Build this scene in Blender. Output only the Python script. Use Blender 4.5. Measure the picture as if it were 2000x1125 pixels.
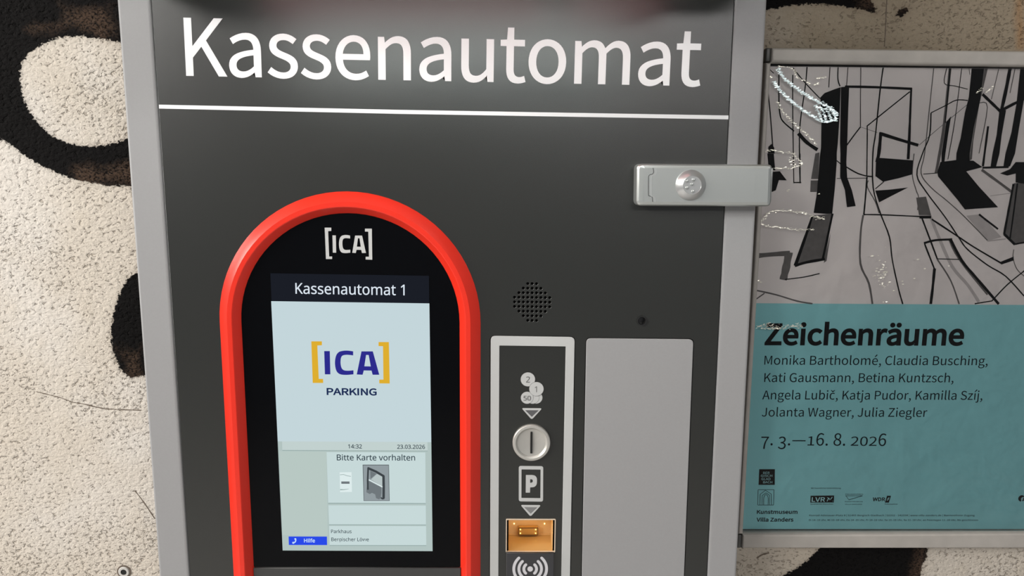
import bpy, bmesh, math, random
import numpy as np
from mathutils import Matrix, Vector

SC = bpy.context.scene
for o in list(bpy.data.objects):
    bpy.data.objects.remove(o)
random.seed(7)
RNG = np.random.default_rng(11)

# ------------------------------------------------------------------ camera
PITCH, YAW, ROLL = -0.15161147, 0.01510967, 0.00735131
FPX, DIST, CAMZ = 1400.0, 0.576, 1.45
def cam_axes():
    cp, sp, cy, sy, cr, sr = math.cos(PITCH), math.sin(PITCH), math.cos(YAW), math.sin(YAW), math.cos(ROLL), math.sin(ROLL)
    f = Vector((sy * cp, cy * cp, sp)); r = Vector((cy, -sy, 0)); u = r.cross(f)
    return r * cr + u * sr, u * cr - r * sr, f
CR, CU, CF = cam_axes()
CLOC = Vector((0, -DIST, CAMZ))
cam = bpy.data.cameras.new('camera'); cam_ob = bpy.data.objects.new('camera', cam); SC.collection.objects.link(cam_ob)
cam.sensor_width = 36.0; cam.lens = FPX / 2000 * 36; cam.clip_start = 0.02
M = Matrix((CR, CU, -CF)).transposed().to_4x4(); M.translation = CLOC
cam_ob.matrix_world = M
SC.camera = cam_ob

# ------------------------------------------------------------------ world, lamps, exposure
SC.view_settings.view_transform = 'Standard'; SC.view_settings.look = 'None'
SC.view_settings.exposure = 0.0; SC.view_settings.gamma = 1.0; SC.view_settings.use_curve_mapping = False
W = bpy.data.worlds.new('garage_air'); SC.world = W; W.use_nodes = True
W.node_tree.nodes['Background'].inputs[0].default_value = (0.95, 0.97, 1.0, 1)
W.node_tree.nodes['Background'].inputs[1].default_value = 0.22
def lamp(name, loc, target, sx, sy, power, color):
    l = bpy.data.lights.new(name, 'AREA'); l.shape = 'RECTANGLE'; l.size = sx; l.size_y = sy
    l.energy = power; l.color = color
    o = bpy.data.objects.new(name, l); SC.collection.objects.link(o); o.location = loc
    d = Vector(target) - Vector(loc); o.rotation_euler = d.to_track_quat('-Z', 'Y').to_euler()
    return o
lamp('wall_side_tube', (-3.0, -0.88, 2.3), (0.0, 0.0, 1.35), 0.95, 0.8, 52, (1.0, 0.96, 0.90))
lamp('aisle_tube', (-2.4, -1.9, 2.55), (0.0, 0.0, 1.35), 1.5, 0.5, 80, (1.0, 0.97, 0.93))
lamp('far_tube', (1.2, -3.0, 2.5), (0.0, 0.0, 1.3), 2.0, 0.25, 20, (1.0, 0.97, 0.95))

# ------------------------------------------------------------------ measuring
def at(px, py, Y=0.0):
    """point of the plane y = Y seen at a measured place of the 2000 x 1125 photograph -> (x, z)"""
    d = CR * ((px - 1000) / FPX) + CU * ((562.5 - py) / FPX) + CF
    t = (Y + DIST) / d.y
    return (CLOC.x + d.x * t, CLOC.z + d.z * t)
def ats(pts, Y=0.0): return [at(p[0], p[1], Y) for p in pts]
def z1(ox, oy, s): return lambda pts: [(ox + x / s, oy + y / s) for x, y in pts]   # enlargement -> photograph
MM = 0.001

# ------------------------------------------------------------------ materials
def lin(c):
    c /= 255.0
    return c / 12.92 if c <= 0.04045 else ((c + 0.055) / 1.055) ** 2.4
def C3(r, g, b): return (lin(r), lin(g), lin(b), 1)
def mat(name, color, rough=0.5, metal=0.0, spec=0.5, bump=None, coat=0.0, coat_rough=0.05, emit=None, estr=0.0, vary=None):
    m = bpy.data.materials.new(name); m.use_nodes = True; nt = m.node_tree; b = nt.nodes['Principled BSDF']
    b.inputs['Base Color'].default_value = color; b.inputs['Roughness'].default_value = rough
    b.inputs['Metallic'].default_value = metal; b.inputs['Specular IOR Level'].default_value = spec
    b.inputs['Coat Weight'].default_value = coat; b.inputs['Coat Roughness'].default_value = coat_rough
    if emit: b.inputs['Emission Color'].default_value = emit; b.inputs['Emission Strength'].default_value = estr
    tc = nt.nodes.new('ShaderNodeTexCoord')
    if vary:
        n = nt.nodes.new('ShaderNodeTexNoise'); n.inputs['Scale'].default_value = vary[0]; n.inputs['Detail'].default_value = 4
        nt.links.new(tc.outputs['Object'], n.inputs['Vector'])
        r = nt.nodes.new('ShaderNodeMapRange'); r.inputs['To Min'].default_value = 1 - vary[1]; r.inputs['To Max'].default_value = 1 + vary[1]
        nt.links.new(n.outputs['Fac'], r.inputs['Value'])
        mx = nt.nodes.new('ShaderNodeMix'); mx.data_type = 'RGBA'; mx.blend_type = 'MULTIPLY'; mx.inputs[0].default_value = 1
        mx.inputs[6].default_value = color; nt.links.new(r.outputs[0], mx.inputs[7]); nt.links.new(mx.outputs[2], b.inputs['Base Color'])
    if bump:
        n = nt.nodes.new('ShaderNodeTexNoise'); n.inputs['Scale'].default_value = bump[0]; n.inputs['Detail'].default_value = 3
        nt.links.new(tc.outputs['Object'], n.inputs['Vector'])
        bp = nt.nodes.new('ShaderNodeBump'); bp.inputs['Strength'].default_value = bump[1]; bp.inputs['Distance'].default_value = bump[2]
        nt.links.new(n.outputs['Fac'], bp.inputs['Height']); nt.links.new(bp.outputs[0], b.inputs['Normal'])
    return m
def emission(name, color, strength=1.0):
    m = bpy.data.materials.new(name); m.use_nodes = True; nt = m.node_tree; nt.nodes.clear()
    e = nt.nodes.new('ShaderNodeEmission'); e.inputs[0].default_value = color; e.inputs[1].default_value = strength
    o = nt.nodes.new('ShaderNodeOutputMaterial'); nt.links.new(e.outputs[0], o.inputs[0]); return m

MT = dict(
    panel=mat('charcoal_powder_coat', (0.014, 0.015, 0.013, 1), 0.28, 0, 0.9, bump=(2600, 0.30, 0.00025), vary=(1500, 0.14)),
    silver=mat('silver_powder_coat', (0.315, 0.313, 0.318, 1), 0.5, 0.0, 0.25, bump=(2500, 0.06, 0.0002), vary=(700, 0.04)),
    pale=mat('pale_grey_print', (0.50, 0.505, 0.50, 1), 0.45, 0, 0.3),
    white=mat('white_print', (0.84, 0.85, 0.86, 1), 0.45, 0, 0.3),
    gapblack=mat('black_gap', (0.004, 0.004, 0.004, 1), 0.7),
    red=mat('red_plastic', (0.76, 0.028, 0.012, 1), 0.30, 0, 0.5, bump=(1800, 0.08, 0.0002)),
    glass=mat('black_glass', (0.002, 0.0022, 0.003, 1), 0.12, 0, 0.12),
    steel=mat('satin_steel', (0.58, 0.565, 0.53, 1), 0.42, 0.6, 0.5, bump=(900, 0.08, 0.0002), vary=(120, 0.10)),
    lock=mat('satin_lock_metal', (0.56, 0.585, 0.57, 1), 0.30, 0.75, 0.5, bump=(2200, 0.03, 0.0003)),
    rubber=mat('black_rubber', (0.012, 0.012, 0.012, 1), 0.28, 0, 0.8),
    alu=mat('aluminium_rail', (0.42, 0.395, 0.365, 1), 0.5, 0.2, 0.4, bump=(60, 0.1, 0.0006), vary=(60, 0.18)),
    darkgrey=mat('dark_grey_print', (0.10, 0.10, 0.105, 1), 0.5),
    coinedge=mat('grey_outline_print', (0.11, 0.11, 0.11, 1), 0.5),
    paper=mat('grey_paper', (0.60, 0.56, 0.55, 1), 0.7, 0, 0.2, vary=(14, 0.10)),
    teal=mat('teal_print', (0.20, 0.46, 0.49, 1), 0.65, 0, 0.2, vary=(30, 0.05)),
    ink=mat('black_ink', (0.003, 0.003, 0.003, 1), 0.7, 0, 0.0),
    wash=mat('grey_ink_wash', (0.10, 0.094, 0.092, 1), 0.65, 0, 0.0, vary=(220, 0.25)),
    paleink=mat('pale_ink_wash', (0.36, 0.335, 0.33, 1), 0.65, 0, 0.2, vary=(150, 0.15)),
    textink=mat('dark_text_ink', (0.004, 0.009, 0.013, 1), 0.7, 0, 0.0),
    tealink=mat('teal_text', (0.30, 0.55, 0.58, 1), 0.6, 0, 0.2),
    screw=mat('dull_plug', (0.55, 0.53, 0.50, 1), 0.6),
    brass=mat('translucent_amber_wall', (0.72, 0.52, 0.27, 1), 0.35, 0.1, 0.5, bump=(300, 0.1, 0.0004)),
    concrete=mat('pale_floor_paint', (0.58, 0.57, 0.56, 1), 0.6, vary=(3, 0.2)),
    ceil=mat('pale_ceiling_paint', (0.45, 0.44, 0.42, 1), 0.9),
)

# ------------------------------------------------------------------ glyph outlines (x and y in cap heights)
GLYPHS = {}                                              # character code: (advance, outlines in thousandths)
GLYPHS['S'] = {
32: (0.306, []),
44: (0.379, [[102,-259,152,-234,196,-203,232,-166,262,-125,283,-79,297,-28,302,26,298,68,289,104,274,133,253,154,227,167,196,172,172,169,150,161,130,149,116,131,106,110,102,85,107,55,120,30,140,12,165,1,194,-3,209,-1,204,-41,192,-77,172,-110,145,-140,112,-165,72,-186]]),
45: (0.473, [[63,334,412,334,412,430,63,430]]),
46: (0.379, [[190,-18,218,-13,243,-1,262,19,275,45,280,76,275,108,262,135,243,155,218,167,190,172,161,167,136,155,117,135,104,108,100,76,104,45,117,19,136,-1,161,-13]]),
48: (0.757, [[379,-18,434,-13,484,3,530,29,571,65,606,112,635,169,659,237,676,315,687,404,690,503,687,602,676,690,659,767,635,834,606,891,571,936,530,972,484,998,434,1013,379,1018,324,1013,274,998,228,972,187,936,152,891,123,834,99,767,82,690,72,602,68,503,72,404,82,315,99,237,123,169,152,112,187,65,228,29,274,3,324,-13],[379,83,346,87,316,99,288,119,263,147,241,183,223,229,208,283,197,347,191,420,188,503,191,586,197,659,208,722,223,776,241,821,263,857,288,885,316,904,346,916,379,920,412,916,443,904,470,885,495,857,517,821,536,776,550,722,561,659,568,586,570,503,568,420,561,347,550,283,536,229,517,183,495,147,470,119,443,99,412,87]]),
49: (0.757, [[120,0,668,0,668,104,468,104,468,1000,372,1000,329,978,282,959,227,943,165,929,165,850,344,850,344,104,120,104]]),
50: (0.757, [[60,0,689,0,689,108,412,108,359,106,303,103,248,98,324,172,393,244,454,315,509,385,555,454,591,522,619,590,635,657,641,724,637,781,625,833,605,879,578,920,545,954,504,981,458,1001,406,1014,349,1018,289,1013,234,1000,185,978,139,949,96,913,55,872,127,801,156,833,187,861,221,884,257,902,294,913,334,917,378,913,415,902,447,884,473,861,493,832,507,798,516,760,518,719,514,667,501,612,479,556,447,497,407,435,357,370,297,301,228,230,149,154,60,74]]),
51: (0.757, [[359,-18,417,-14,472,-2,522,16,567,42,605,75,637,114,661,159,676,211,681,267,675,323,659,373,634,416,602,453,563,482,518,505,469,521,469,528,513,546,551,570,584,600,610,634,630,674,642,718,647,768,642,818,629,863,609,903,581,937,546,966,506,988,460,1004,409,1014,355,1018,300,1014,248,1002,201,984,156,960,115,932,76,899,143,820,179,852,218,879,259,899,304,912,351,917,393,913,430,902,461,885,486,861,505,832,516,797,520,759,517,724,509,691,494,661,473,635,444,612,407,593,361,579,307,571,243,568,243,472,315,469,376,461,427,447,468,428,501,405,525,377,541,346,551,310,554,271,549,225,535,185,512,150,481,123,443,103,400,90,351,86,297,90,249,102,207,121,169,144,134,171,104,201,40,120,70,90,104,61,144,35,188,14,239,-3,296,-14]]),
52: (0.757, [[464,0,581,0,581,276,715,276,715,375,581,375,581,1000,443,1000,27,357,27,276,464,276],[464,375,157,375,385,716,413,766,440,815,465,864,471,864,468,821,466,772,465,724,464,682]]),
53: (0.757, [[357,-18,413,-13,466,0,517,23,563,53,604,92,637,139,663,193,679,255,685,325,680,394,666,454,643,506,613,549,577,584,535,610,488,629,437,640,383,644,341,641,303,633,267,621,233,604,259,894,636,894,636,1000,150,1000,117,533,184,491,217,512,248,528,280,540,313,547,351,550,396,546,436,534,471,515,501,490,525,457,543,418,554,373,558,322,554,270,541,224,522,183,496,149,465,122,428,102,388,90,345,86,291,90,242,102,200,120,162,142,129,168,100,196,37,115,68,86,103,59,142,34,187,13,237,-3,294,-14]]),
54: (0.757, [[411,-18,461,-13,510,1,554,23,595,54,630,92,658,137,680,188,694,245,698,307,695,373,683,431,664,482,638,524,606,559,568,586,524,605,474,617,420,621,381,617,341,606,301,589,262,565,226,536,194,501,199,588,209,663,226,727,247,780,273,824,302,859,336,884,372,902,411,912,452,915,487,912,522,902,555,886,584,865,610,839,681,915,651,944,618,969,581,989,541,1005,496,1014,446,1018,389,1013,333,999,281,975,232,940,189,894,151,837,120,767,96,684,82,588,76,477,81,383,93,299,112,225,139,161,172,106,210,62,254,27,303,2,355,-13],[196,401,230,443,265,475,300,499,334,516,368,525,400,528,442,524,479,512,510,494,535,468,555,436,569,398,577,355,580,307,575,251,563,202,543,161,517,127,486,102,450,86,411,80,366,86,326,101,291,127,262,163,237,209,218,264,204,328]]),
55: (0.757, [[270,0,400,0,406,125,416,240,431,347,452,448,480,545,516,639,563,732,622,827,693,925,693,1000,67,1000,67,894,553,894,485,792,428,692,382,591,344,487,315,377,294,261,279,136]]),
56: (0.757, [[382,-18,449,-13,510,2,563,26,608,57,645,95,672,139,689,188,694,240,690,295,676,344,656,386,629,422,598,453,563,480,527,503,527,510,557,537,587,570,615,609,638,653,653,701,659,752,654,807,640,858,617,903,586,941,546,972,500,996,445,1010,385,1015,328,1010,276,997,230,975,189,945,156,908,131,865,116,816,111,761,115,711,129,666,151,626,178,590,210,558,246,531,246,525,207,501,169,472,135,438,106,398,83,353,68,303,63,248,68,199,82,153,104,111,135,74,173,42,217,17,267,-2,322,-14],[450,543,400,563,353,586,311,611,276,640,248,674,230,714,224,761,228,801,239,836,257,865,282,889,311,907,345,918,383,922,426,918,463,904,495,884,519,856,538,824,549,786,553,745,548,701,536,659,515,619,487,580],[383,75,334,80,289,93,250,114,218,142,194,176,179,216,173,259,178,306,191,349,212,389,240,425,273,458,311,486,363,464,412,443,457,420,497,394,529,365,554,331,570,291,576,244,571,203,558,167,537,136,508,110,472,91,431,79]]),
65: (0.829, [[5,0,132,0,229,306,595,306,690,0,824,0,484,1000,344,1000],[261,405,310,559,344,671,377,783,409,898,415,898,447,784,480,672,516,559,563,405]]),
66: (0.896, [[138,0,456,0,521,3,581,12,636,26,686,47,729,73,766,105,795,143,817,187,830,237,835,293,830,348,815,396,792,437,761,471,724,498,680,519,632,532,632,539,675,558,711,586,740,621,761,662,773,707,778,756,772,811,758,858,733,897,701,930,660,956,613,976,559,989,499,997,434,1000,138,1000],[263,576,263,900,417,900,473,898,521,892,561,880,594,864,620,842,639,814,650,780,653,739,650,703,640,671,622,643,597,619,564,601,522,587,472,579,412,576],[263,101,263,477,438,477,500,475,555,467,602,453,640,434,671,409,693,378,706,341,711,297,706,250,692,210,670,176,639,149,600,128,553,113,499,104,438,101]]),
67: (0.87, [[514,-18,577,-13,634,-1,687,20,735,48,780,83,821,126,752,206,719,173,684,145,648,123,608,106,566,96,520,93,465,97,414,111,368,134,328,165,293,203,263,250,240,303,223,364,212,431,209,503,213,583,227,655,249,719,278,775,315,821,358,858,408,885,463,902,524,907,573,903,618,890,658,870,695,844,729,813,797,895,765,926,727,955,684,980,635,1000,581,1013,523,1018,448,1012,379,995,315,967,257,928,206,880,162,821,127,754,101,677,85,592,79,499,85,406,100,321,126,244,160,177,203,119,253,71,310,33,373,5,441,-12]]),
68: (0.939, [[138,0,393,0,479,6,557,22,626,49,687,86,739,133,781,189,815,255,839,330,853,412,858,503,853,595,839,678,814,751,781,816,738,871,686,917,624,953,554,979,475,995,387,1000,138,1000],[263,104,263,898,377,898,444,893,504,881,557,860,602,832,641,796,673,752,697,700,715,642,725,576,729,503,725,431,715,365,697,306,673,254,641,209,602,172,557,142,504,121,444,108,377,104]]),
69: (0.804, [[138,0,729,0,729,108,263,108,263,472,643,472,643,580,263,580,263,894,714,894,714,1000,138,1000]]),
70: (0.753, [[138,0,263,0,263,449,645,449,645,555,263,555,263,894,714,894,714,1000,138,1000]]),
71: (0.94, [[531,-18,596,-14,656,-3,711,15,760,38,803,66,839,98,839,518,510,518,510,413,723,413,723,151,696,131,663,115,626,103,585,95,543,93,482,97,426,111,376,134,333,165,296,203,265,250,240,303,223,364,212,431,209,503,213,575,224,641,242,701,268,753,299,799,337,837,381,867,429,889,483,903,542,907,589,904,631,894,668,880,701,861,731,838,757,813,825,895,794,925,756,953,712,979,661,999,603,1013,538,1018,460,1012,388,995,322,967,262,928,209,880,164,821,128,754,101,677,85,592,79,499,85,406,101,321,127,244,162,177,206,119,258,71,317,33,383,5,454,-12]]),
72: (0.993, [[138,0,263,0,263,472,730,472,730,0,857,0,857,1000,730,1000,730,581,263,581,263,1000,138,1000]]),
73: (0.4, [[138,0,263,0,263,1000,138,1000]]),
74: (0.73, [[323,-18,384,-13,437,2,481,24,519,55,548,92,571,136,587,184,596,237,599,293,599,1000,472,1000,472,306,470,253,462,208,450,172,432,142,409,120,382,105,349,96,311,93,276,96,244,104,214,119,187,141,161,170,138,206,48,141,75,99,106,64,141,35,180,12,223,-4,271,-14]]),
75: (0.881, [[138,0,263,0,263,317,435,521,735,0,876,0,514,621,828,1000,685,1000,266,498,263,498,263,1000,138,1000]]),
76: (0.741, [[138,0,701,0,701,108,263,108,263,1000,138,1000]]),
77: (1.108, [[138,0,251,0,251,554,250,624,246,701,241,778,235,849,240,849,321,621,510,101,595,101,783,621,864,849,869,849,864,778,858,701,854,624,853,554,853,0,970,0,970,1000,819,1000,628,465,605,396,582,326,558,256,553,256,517,361,480,465,289,1000,138,1000]]),
78: (0.986, [[138,0,256,0,256,525,254,630,248,735,241,838,247,838,355,632,719,0,849,0,849,1000,729,1000,729,480,731,374,738,267,746,164,739,164,632,370,266,1000,138,1000]]),
80: (0.864, [[138,0,263,0,263,398,428,398,492,401,551,410,605,425,653,446,695,473,730,507,759,547,780,593,792,647,797,707,792,768,779,821,758,866,730,904,694,935,651,960,602,978,548,990,488,998,423,1000,138,1000],[263,501,263,898,407,898,468,895,522,888,568,876,605,857,634,831,655,798,667,757,671,707,667,657,655,614,636,579,608,550,571,528,527,513,474,504,412,501]]),
81: (1.012, [[506,87,454,92,406,106,362,129,324,160,290,200,262,247,239,301,222,362,212,430,209,503,213,583,226,655,246,719,273,775,308,821,349,858,396,885,449,902,506,907,564,902,616,885,663,858,704,821,739,775,766,719,787,655,799,583,804,503,800,430,790,362,773,301,751,247,722,200,689,160,650,129,606,106,558,92],[812,-251,855,-249,895,-245,928,-237,955,-228,930,-131,909,-137,885,-142,857,-145,825,-146,773,-142,724,-131,679,-112,640,-86,606,-53,580,-12,641,3,698,28,749,61,796,102,836,151,870,208,897,272,917,343,929,420,933,503,928,596,913,680,888,756,855,823,814,881,765,929,709,967,647,995,579,1012,506,1018,433,1012,365,995,303,967,247,929,198,881,157,823,124,756,99,680,84,596,79,503,83,418,96,340,117,268,145,203,180,146,222,97,270,56,323,23,381,0,445,-14,469,-63,500,-108,537,-149,580,-183,629,-212,685,-233,745,-246]]),
82: (0.866, [[263,525,263,898,431,898,487,895,535,888,577,876,611,858,638,834,658,803,670,766,674,720,670,674,658,635,638,601,611,574,577,552,535,537,487,528,431,525],[686,0,828,0,574,438,623,453,667,474,705,500,738,533,764,571,783,615,795,664,799,720,795,779,783,829,762,872,735,908,701,938,661,961,615,979,565,991,509,998,450,1000,138,1000,138,0,263,0,263,424,443,424]]),
83: (0.813, [[415,-18,481,-13,542,0,596,21,642,48,681,83,713,122,736,166,750,215,754,266,750,318,739,363,720,403,695,437,665,466,630,491,591,514,548,533,407,595,373,609,340,625,308,644,281,666,260,692,245,724,240,763,245,799,257,830,278,857,306,878,340,894,381,904,427,907,480,903,530,891,575,872,616,846,655,814,720,895,683,929,640,959,592,983,540,1002,485,1014,427,1018,368,1014,314,1002,265,983,221,958,184,927,153,890,131,849,117,803,112,753,117,702,131,657,152,618,179,585,210,557,244,533,280,513,315,497,458,434,498,416,533,398,565,378,590,356,610,328,622,295,626,255,622,216,608,181,585,151,554,126,516,108,469,97,416,93,365,97,314,108,266,127,220,151,178,182,141,217,65,130,111,87,163,51,219,22,280,0,346,-13]]),
84: (0.817, [[345,0,472,0,472,894,775,894,775,1000,42,1000,42,894,345,894]]),
85: (0.984, [[492,-18,552,-14,608,-4,660,14,707,41,748,77,784,122,812,178,833,244,847,322,851,412,851,1000,730,1000,730,409,726,335,715,272,698,221,674,178,646,146,613,121,576,105,535,96,492,93,450,96,410,105,374,121,341,146,313,178,291,221,274,272,263,335,259,409,259,1000,134,1000,134,412,138,322,151,244,173,178,201,122,236,77,278,41,325,14,377,-4,433,-14]]),
86: (0.784, [[321,0,467,0,784,1000,656,1000,495,458,463,347,433,240,398,128,393,128,359,240,328,347,296,458,134,1000,1,1000]]),
87: (1.198, [[247,0,397,0,546,603,563,680,580,755,596,831,602,831,618,755,634,680,651,603,802,0,955,0,1161,1000,1041,1000,933,456,879,131,870,131,835,294,799,456,660,1000,544,1000,407,456,370,294,336,131,330,131,270,456,165,1000,35,1000]]),
90: (0.823, [[68,0,759,0,759,108,224,108,752,925,752,1000,116,1000,116,894,596,894,68,76]]),
97: (0.768, [[296,-18,350,-12,402,3,451,26,498,55,542,89,546,89,557,0,659,0,659,456,656,515,647,568,633,616,612,658,584,694,550,722,508,743,459,756,402,760,333,754,268,738,208,716,156,690,112,663,160,577,197,601,238,622,283,640,331,652,382,656,423,652,457,640,484,622,504,599,518,570,528,539,533,505,535,469,445,457,367,442,298,424,239,403,189,378,150,349,119,316,97,280,85,238,80,192,85,145,97,103,116,67,142,37,173,13,210,-4,251,-14],[332,83,301,85,273,92,249,103,229,119,214,140,204,167,201,201,204,231,214,259,232,285,258,308,293,328,337,346,392,362,458,375,535,386,535,180,493,145,452,118,413,99,373,87]]),
98: (0.843, [[452,-18,502,-13,550,-1,596,21,638,50,676,87,709,132,736,184,756,243,769,309,774,382,770,455,758,522,740,582,714,634,680,678,640,713,593,739,539,754,479,760,429,755,380,740,333,717,288,689,246,656,251,789,251,1086,126,1086,126,0,225,0,236,76,241,76,281,44,323,18,367,-1,410,-14],[431,87,400,90,365,98,328,112,290,134,251,164,251,554,292,590,333,618,372,638,410,651,447,655,497,650,538,635,572,612,599,580,619,540,633,493,641,440,644,381,640,316,628,258,609,207,584,165,552,132,516,107,476,92]]),
99: (0.696, [[417,-18,470,-14,521,-2,570,18,615,43,658,75,603,160,574,136,541,116,506,100,468,90,428,86,379,91,335,106,296,131,263,164,236,205,216,253,203,309,199,370,204,431,217,486,237,535,265,576,299,610,339,634,384,650,432,655,466,652,497,643,526,630,554,612,580,591,643,673,610,699,572,723,530,743,482,755,427,760,371,756,317,743,266,722,219,694,177,657,141,614,112,563,90,505,76,441,71,370,75,299,88,235,109,178,136,127,171,84,211,48,256,20,306,-1,360,-14]]),
100: (0.846, [[378,-18,430,-12,479,3,525,26,566,54,603,87,607,87,618,0,720,0,720,1086,595,1086,595,801,602,674,563,703,525,727,485,745,442,756,393,760,337,754,284,738,235,712,190,676,150,631,118,578,93,516,78,446,72,370,77,291,89,221,110,160,139,107,174,63,216,28,265,3,319,-13],[405,87,359,92,319,107,283,130,254,162,231,203,214,251,204,308,201,371,205,432,217,487,237,535,263,576,295,610,331,634,371,650,415,655,451,652,487,644,523,629,558,607,595,577,595,188,558,152,521,123,484,103,445,91]]),
101: (0.756, [[426,-18,483,-14,536,-4,584,13,628,33,668,57,625,141,582,116,538,97,491,86,439,82,389,87,343,100,302,122,267,152,238,190,216,234,201,284,194,341,693,341,696,362,698,386,698,412,695,480,683,541,664,596,637,644,604,684,563,717,516,740,463,755,402,760,347,754,292,738,241,712,195,677,153,632,119,578,93,516,77,447,71,370,76,300,89,236,110,178,139,128,174,84,215,48,262,20,313,-1,368,-13],[192,430,203,489,223,540,249,582,282,616,320,640,361,655,405,660,446,657,483,645,514,627,541,601,562,569,577,529,586,483,589,430]]),
102: (0.443, [[45,640,146,640,146,0,270,0,270,640,427,640,427,741,270,741,270,858,273,902,282,938,296,967,316,987,343,1000,375,1004,402,1002,430,995,458,984,486,1080,449,1093,407,1101,362,1104,310,1099,266,1087,229,1066,198,1038,175,1003,159,961,149,913,146,859,146,741,45,734]]),
103: (0.769, [[375,-341,448,-337,515,-325,574,-305,626,-279,669,-248,704,-212,729,-173,745,-130,750,-85,746,-42,734,-5,714,25,685,49,649,68,605,81,553,89,492,91,347,91,302,94,269,102,244,114,228,130,220,150,217,172,221,200,231,223,246,243,265,261,300,247,337,238,374,235,429,239,481,253,527,275,567,304,600,341,624,385,640,436,645,492,642,530,634,564,622,595,605,622,585,645,737,645,737,741,479,741,457,748,432,754,404,758,374,760,319,755,268,741,221,719,180,688,145,650,119,605,103,553,97,495,102,444,117,398,138,357,165,323,194,296,194,291,170,272,148,248,129,220,117,188,112,153,115,120,124,91,139,67,157,47,179,31,179,25,141,-3,110,-34,88,-69,74,-105,70,-143,75,-188,92,-228,119,-262,155,-290,199,-312,251,-328,310,-338],[374,319,338,323,306,335,277,355,252,381,233,413,221,452,217,495,221,539,233,577,252,609,276,635,305,653,338,665,374,668,410,665,444,653,473,635,498,609,516,577,528,539,532,495,528,452,516,413,497,381,472,355,443,335,410,323],[393,-255,339,-252,291,-243,252,-229,220,-210,198,-186,183,-158,179,-126,181,-100,190,-74,204,-49,226,-24,254,0,287,-6,320,-10,349,-11,477,-11,517,-12,550,-17,578,-26,599,-39,615,-56,624,-78,628,-105,622,-137,606,-168,580,-196,545,-220,502,-239,451,-251]]),
104: (0.828, [[126,0,251,0,251,538,293,578,332,610,370,633,410,646,453,651,492,647,524,636,549,617,569,589,583,553,591,508,593,453,593,0,718,0,718,469,715,529,707,582,693,628,674,668,650,701,619,726,582,745,540,756,491,760,443,755,398,743,356,723,317,698,280,669,246,636,251,789,251,1086,126,1086]]),
105: (0.375, [[126,0,251,0,251,741,126,741],[188,894,216,897,239,908,256,926,268,949,271,977,268,1004,256,1026,239,1043,216,1054,188,1057,161,1054,138,1043,121,1026,110,1004,106,977,110,949,121,926,138,908,161,897]]),
106: (0.375, [[48,-330,99,-326,142,-313,177,-292,205,-264,226,-229,240,-187,248,-139,251,-85,251,741,127,741,127,-85,126,-121,122,-153,114,-180,102,-201,86,-217,64,-227,35,-231,10,-229,-14,-223,-35,-217,-60,-311,-38,-319,-13,-325,16,-329],[188,894,215,897,238,908,256,926,267,949,271,977,267,1004,256,1026,238,1043,215,1054,188,1057,161,1054,138,1043,120,1026,109,1004,105,977,109,949,120,926,138,908,161,897]]),
107: (0.753, [[126,0,248,0,248,195,387,357,604,0,739,0,460,442,707,741,568,741,254,351,248,351,248,1086,126,1086]]),
108: (0.387, [[256,-18,280,-17,299,-14,315,-11,329,-7,311,89,300,87,292,86,285,86,274,88,265,94,258,104,253,119,251,139,251,1086,126,1086,126,147,128,105,135,69,148,38,166,14,190,-3,220,-14]]),
109: (1.263, [[126,0,251,0,251,538,291,579,329,610,366,633,402,646,437,651,474,647,505,636,530,617,550,589,564,553,572,508,574,453,574,0,698,0,698,538,739,579,778,610,815,633,851,646,885,651,923,647,954,636,979,617,999,589,1012,553,1020,508,1023,453,1023,0,1147,0,1147,469,1145,529,1137,582,1123,628,1104,668,1079,701,1049,726,1013,745,971,756,924,760,879,755,837,742,796,720,756,692,717,657,678,618,663,653,644,684,621,711,593,732,559,747,519,757,473,760,430,755,389,743,349,723,312,697,276,667,243,633,240,633,228,741,126,741]]),
110: (0.832, [[126,0,251,0,251,538,293,578,332,610,370,633,410,646,453,651,492,647,524,636,549,617,569,589,583,553,591,508,593,453,593,0,718,0,718,469,715,529,707,582,693,628,674,668,650,701,619,726,582,745,540,756,491,760,443,755,397,743,355,723,316,697,278,667,243,633,240,633,228,741,126,741]]),
111: (0.827, [[413,-18,467,-14,519,-1,567,20,612,48,653,84,688,127,716,178,738,235,751,299,756,370,751,441,738,505,716,563,688,614,653,657,612,694,567,722,519,743,467,756,413,760,360,756,308,743,259,722,214,694,174,657,139,614,111,563,89,505,76,441,71,370,76,299,89,235,111,178,139,127,174,84,214,48,259,20,308,-1,360,-14],[413,86,367,91,326,106,289,131,258,164,233,205,215,253,203,309,199,370,203,431,215,486,233,535,258,576,289,610,326,634,367,650,413,655,459,650,501,634,538,610,569,576,595,535,613,486,625,431,629,370,625,309,613,253,595,205,569,164,538,131,501,106,459,91]]),
112: (0.846, [[126,-312,251,-312,251,-61,247,68,287,38,329,14,370,-4,411,-14,452,-18,502,-13,550,-1,596,21,638,50,676,87,709,132,736,184,756,243,769,309,774,382,770,455,758,522,740,582,714,634,680,678,640,713,593,739,539,754,479,760,428,754,378,739,330,716,285,687,243,655,240,655,228,741,126,741],[431,87,400,90,365,98,329,112,290,134,251,164,251,554,293,590,333,618,372,638,410,651,447,655,497,650,538,635,572,612,599,580,619,540,633,493,641,440,644,381,640,316,628,258,609,207,584,165,552,132,516,107,476,92]]),
114: (0.529, [[126,0,251,0,251,476,274,525,299,565,325,596,353,620,382,636,410,645,437,648,464,647,486,643,509,636,532,744,509,753,483,758,453,760,413,755,374,741,337,718,302,688,271,650,243,606,240,606,228,741,126,741]]),
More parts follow.
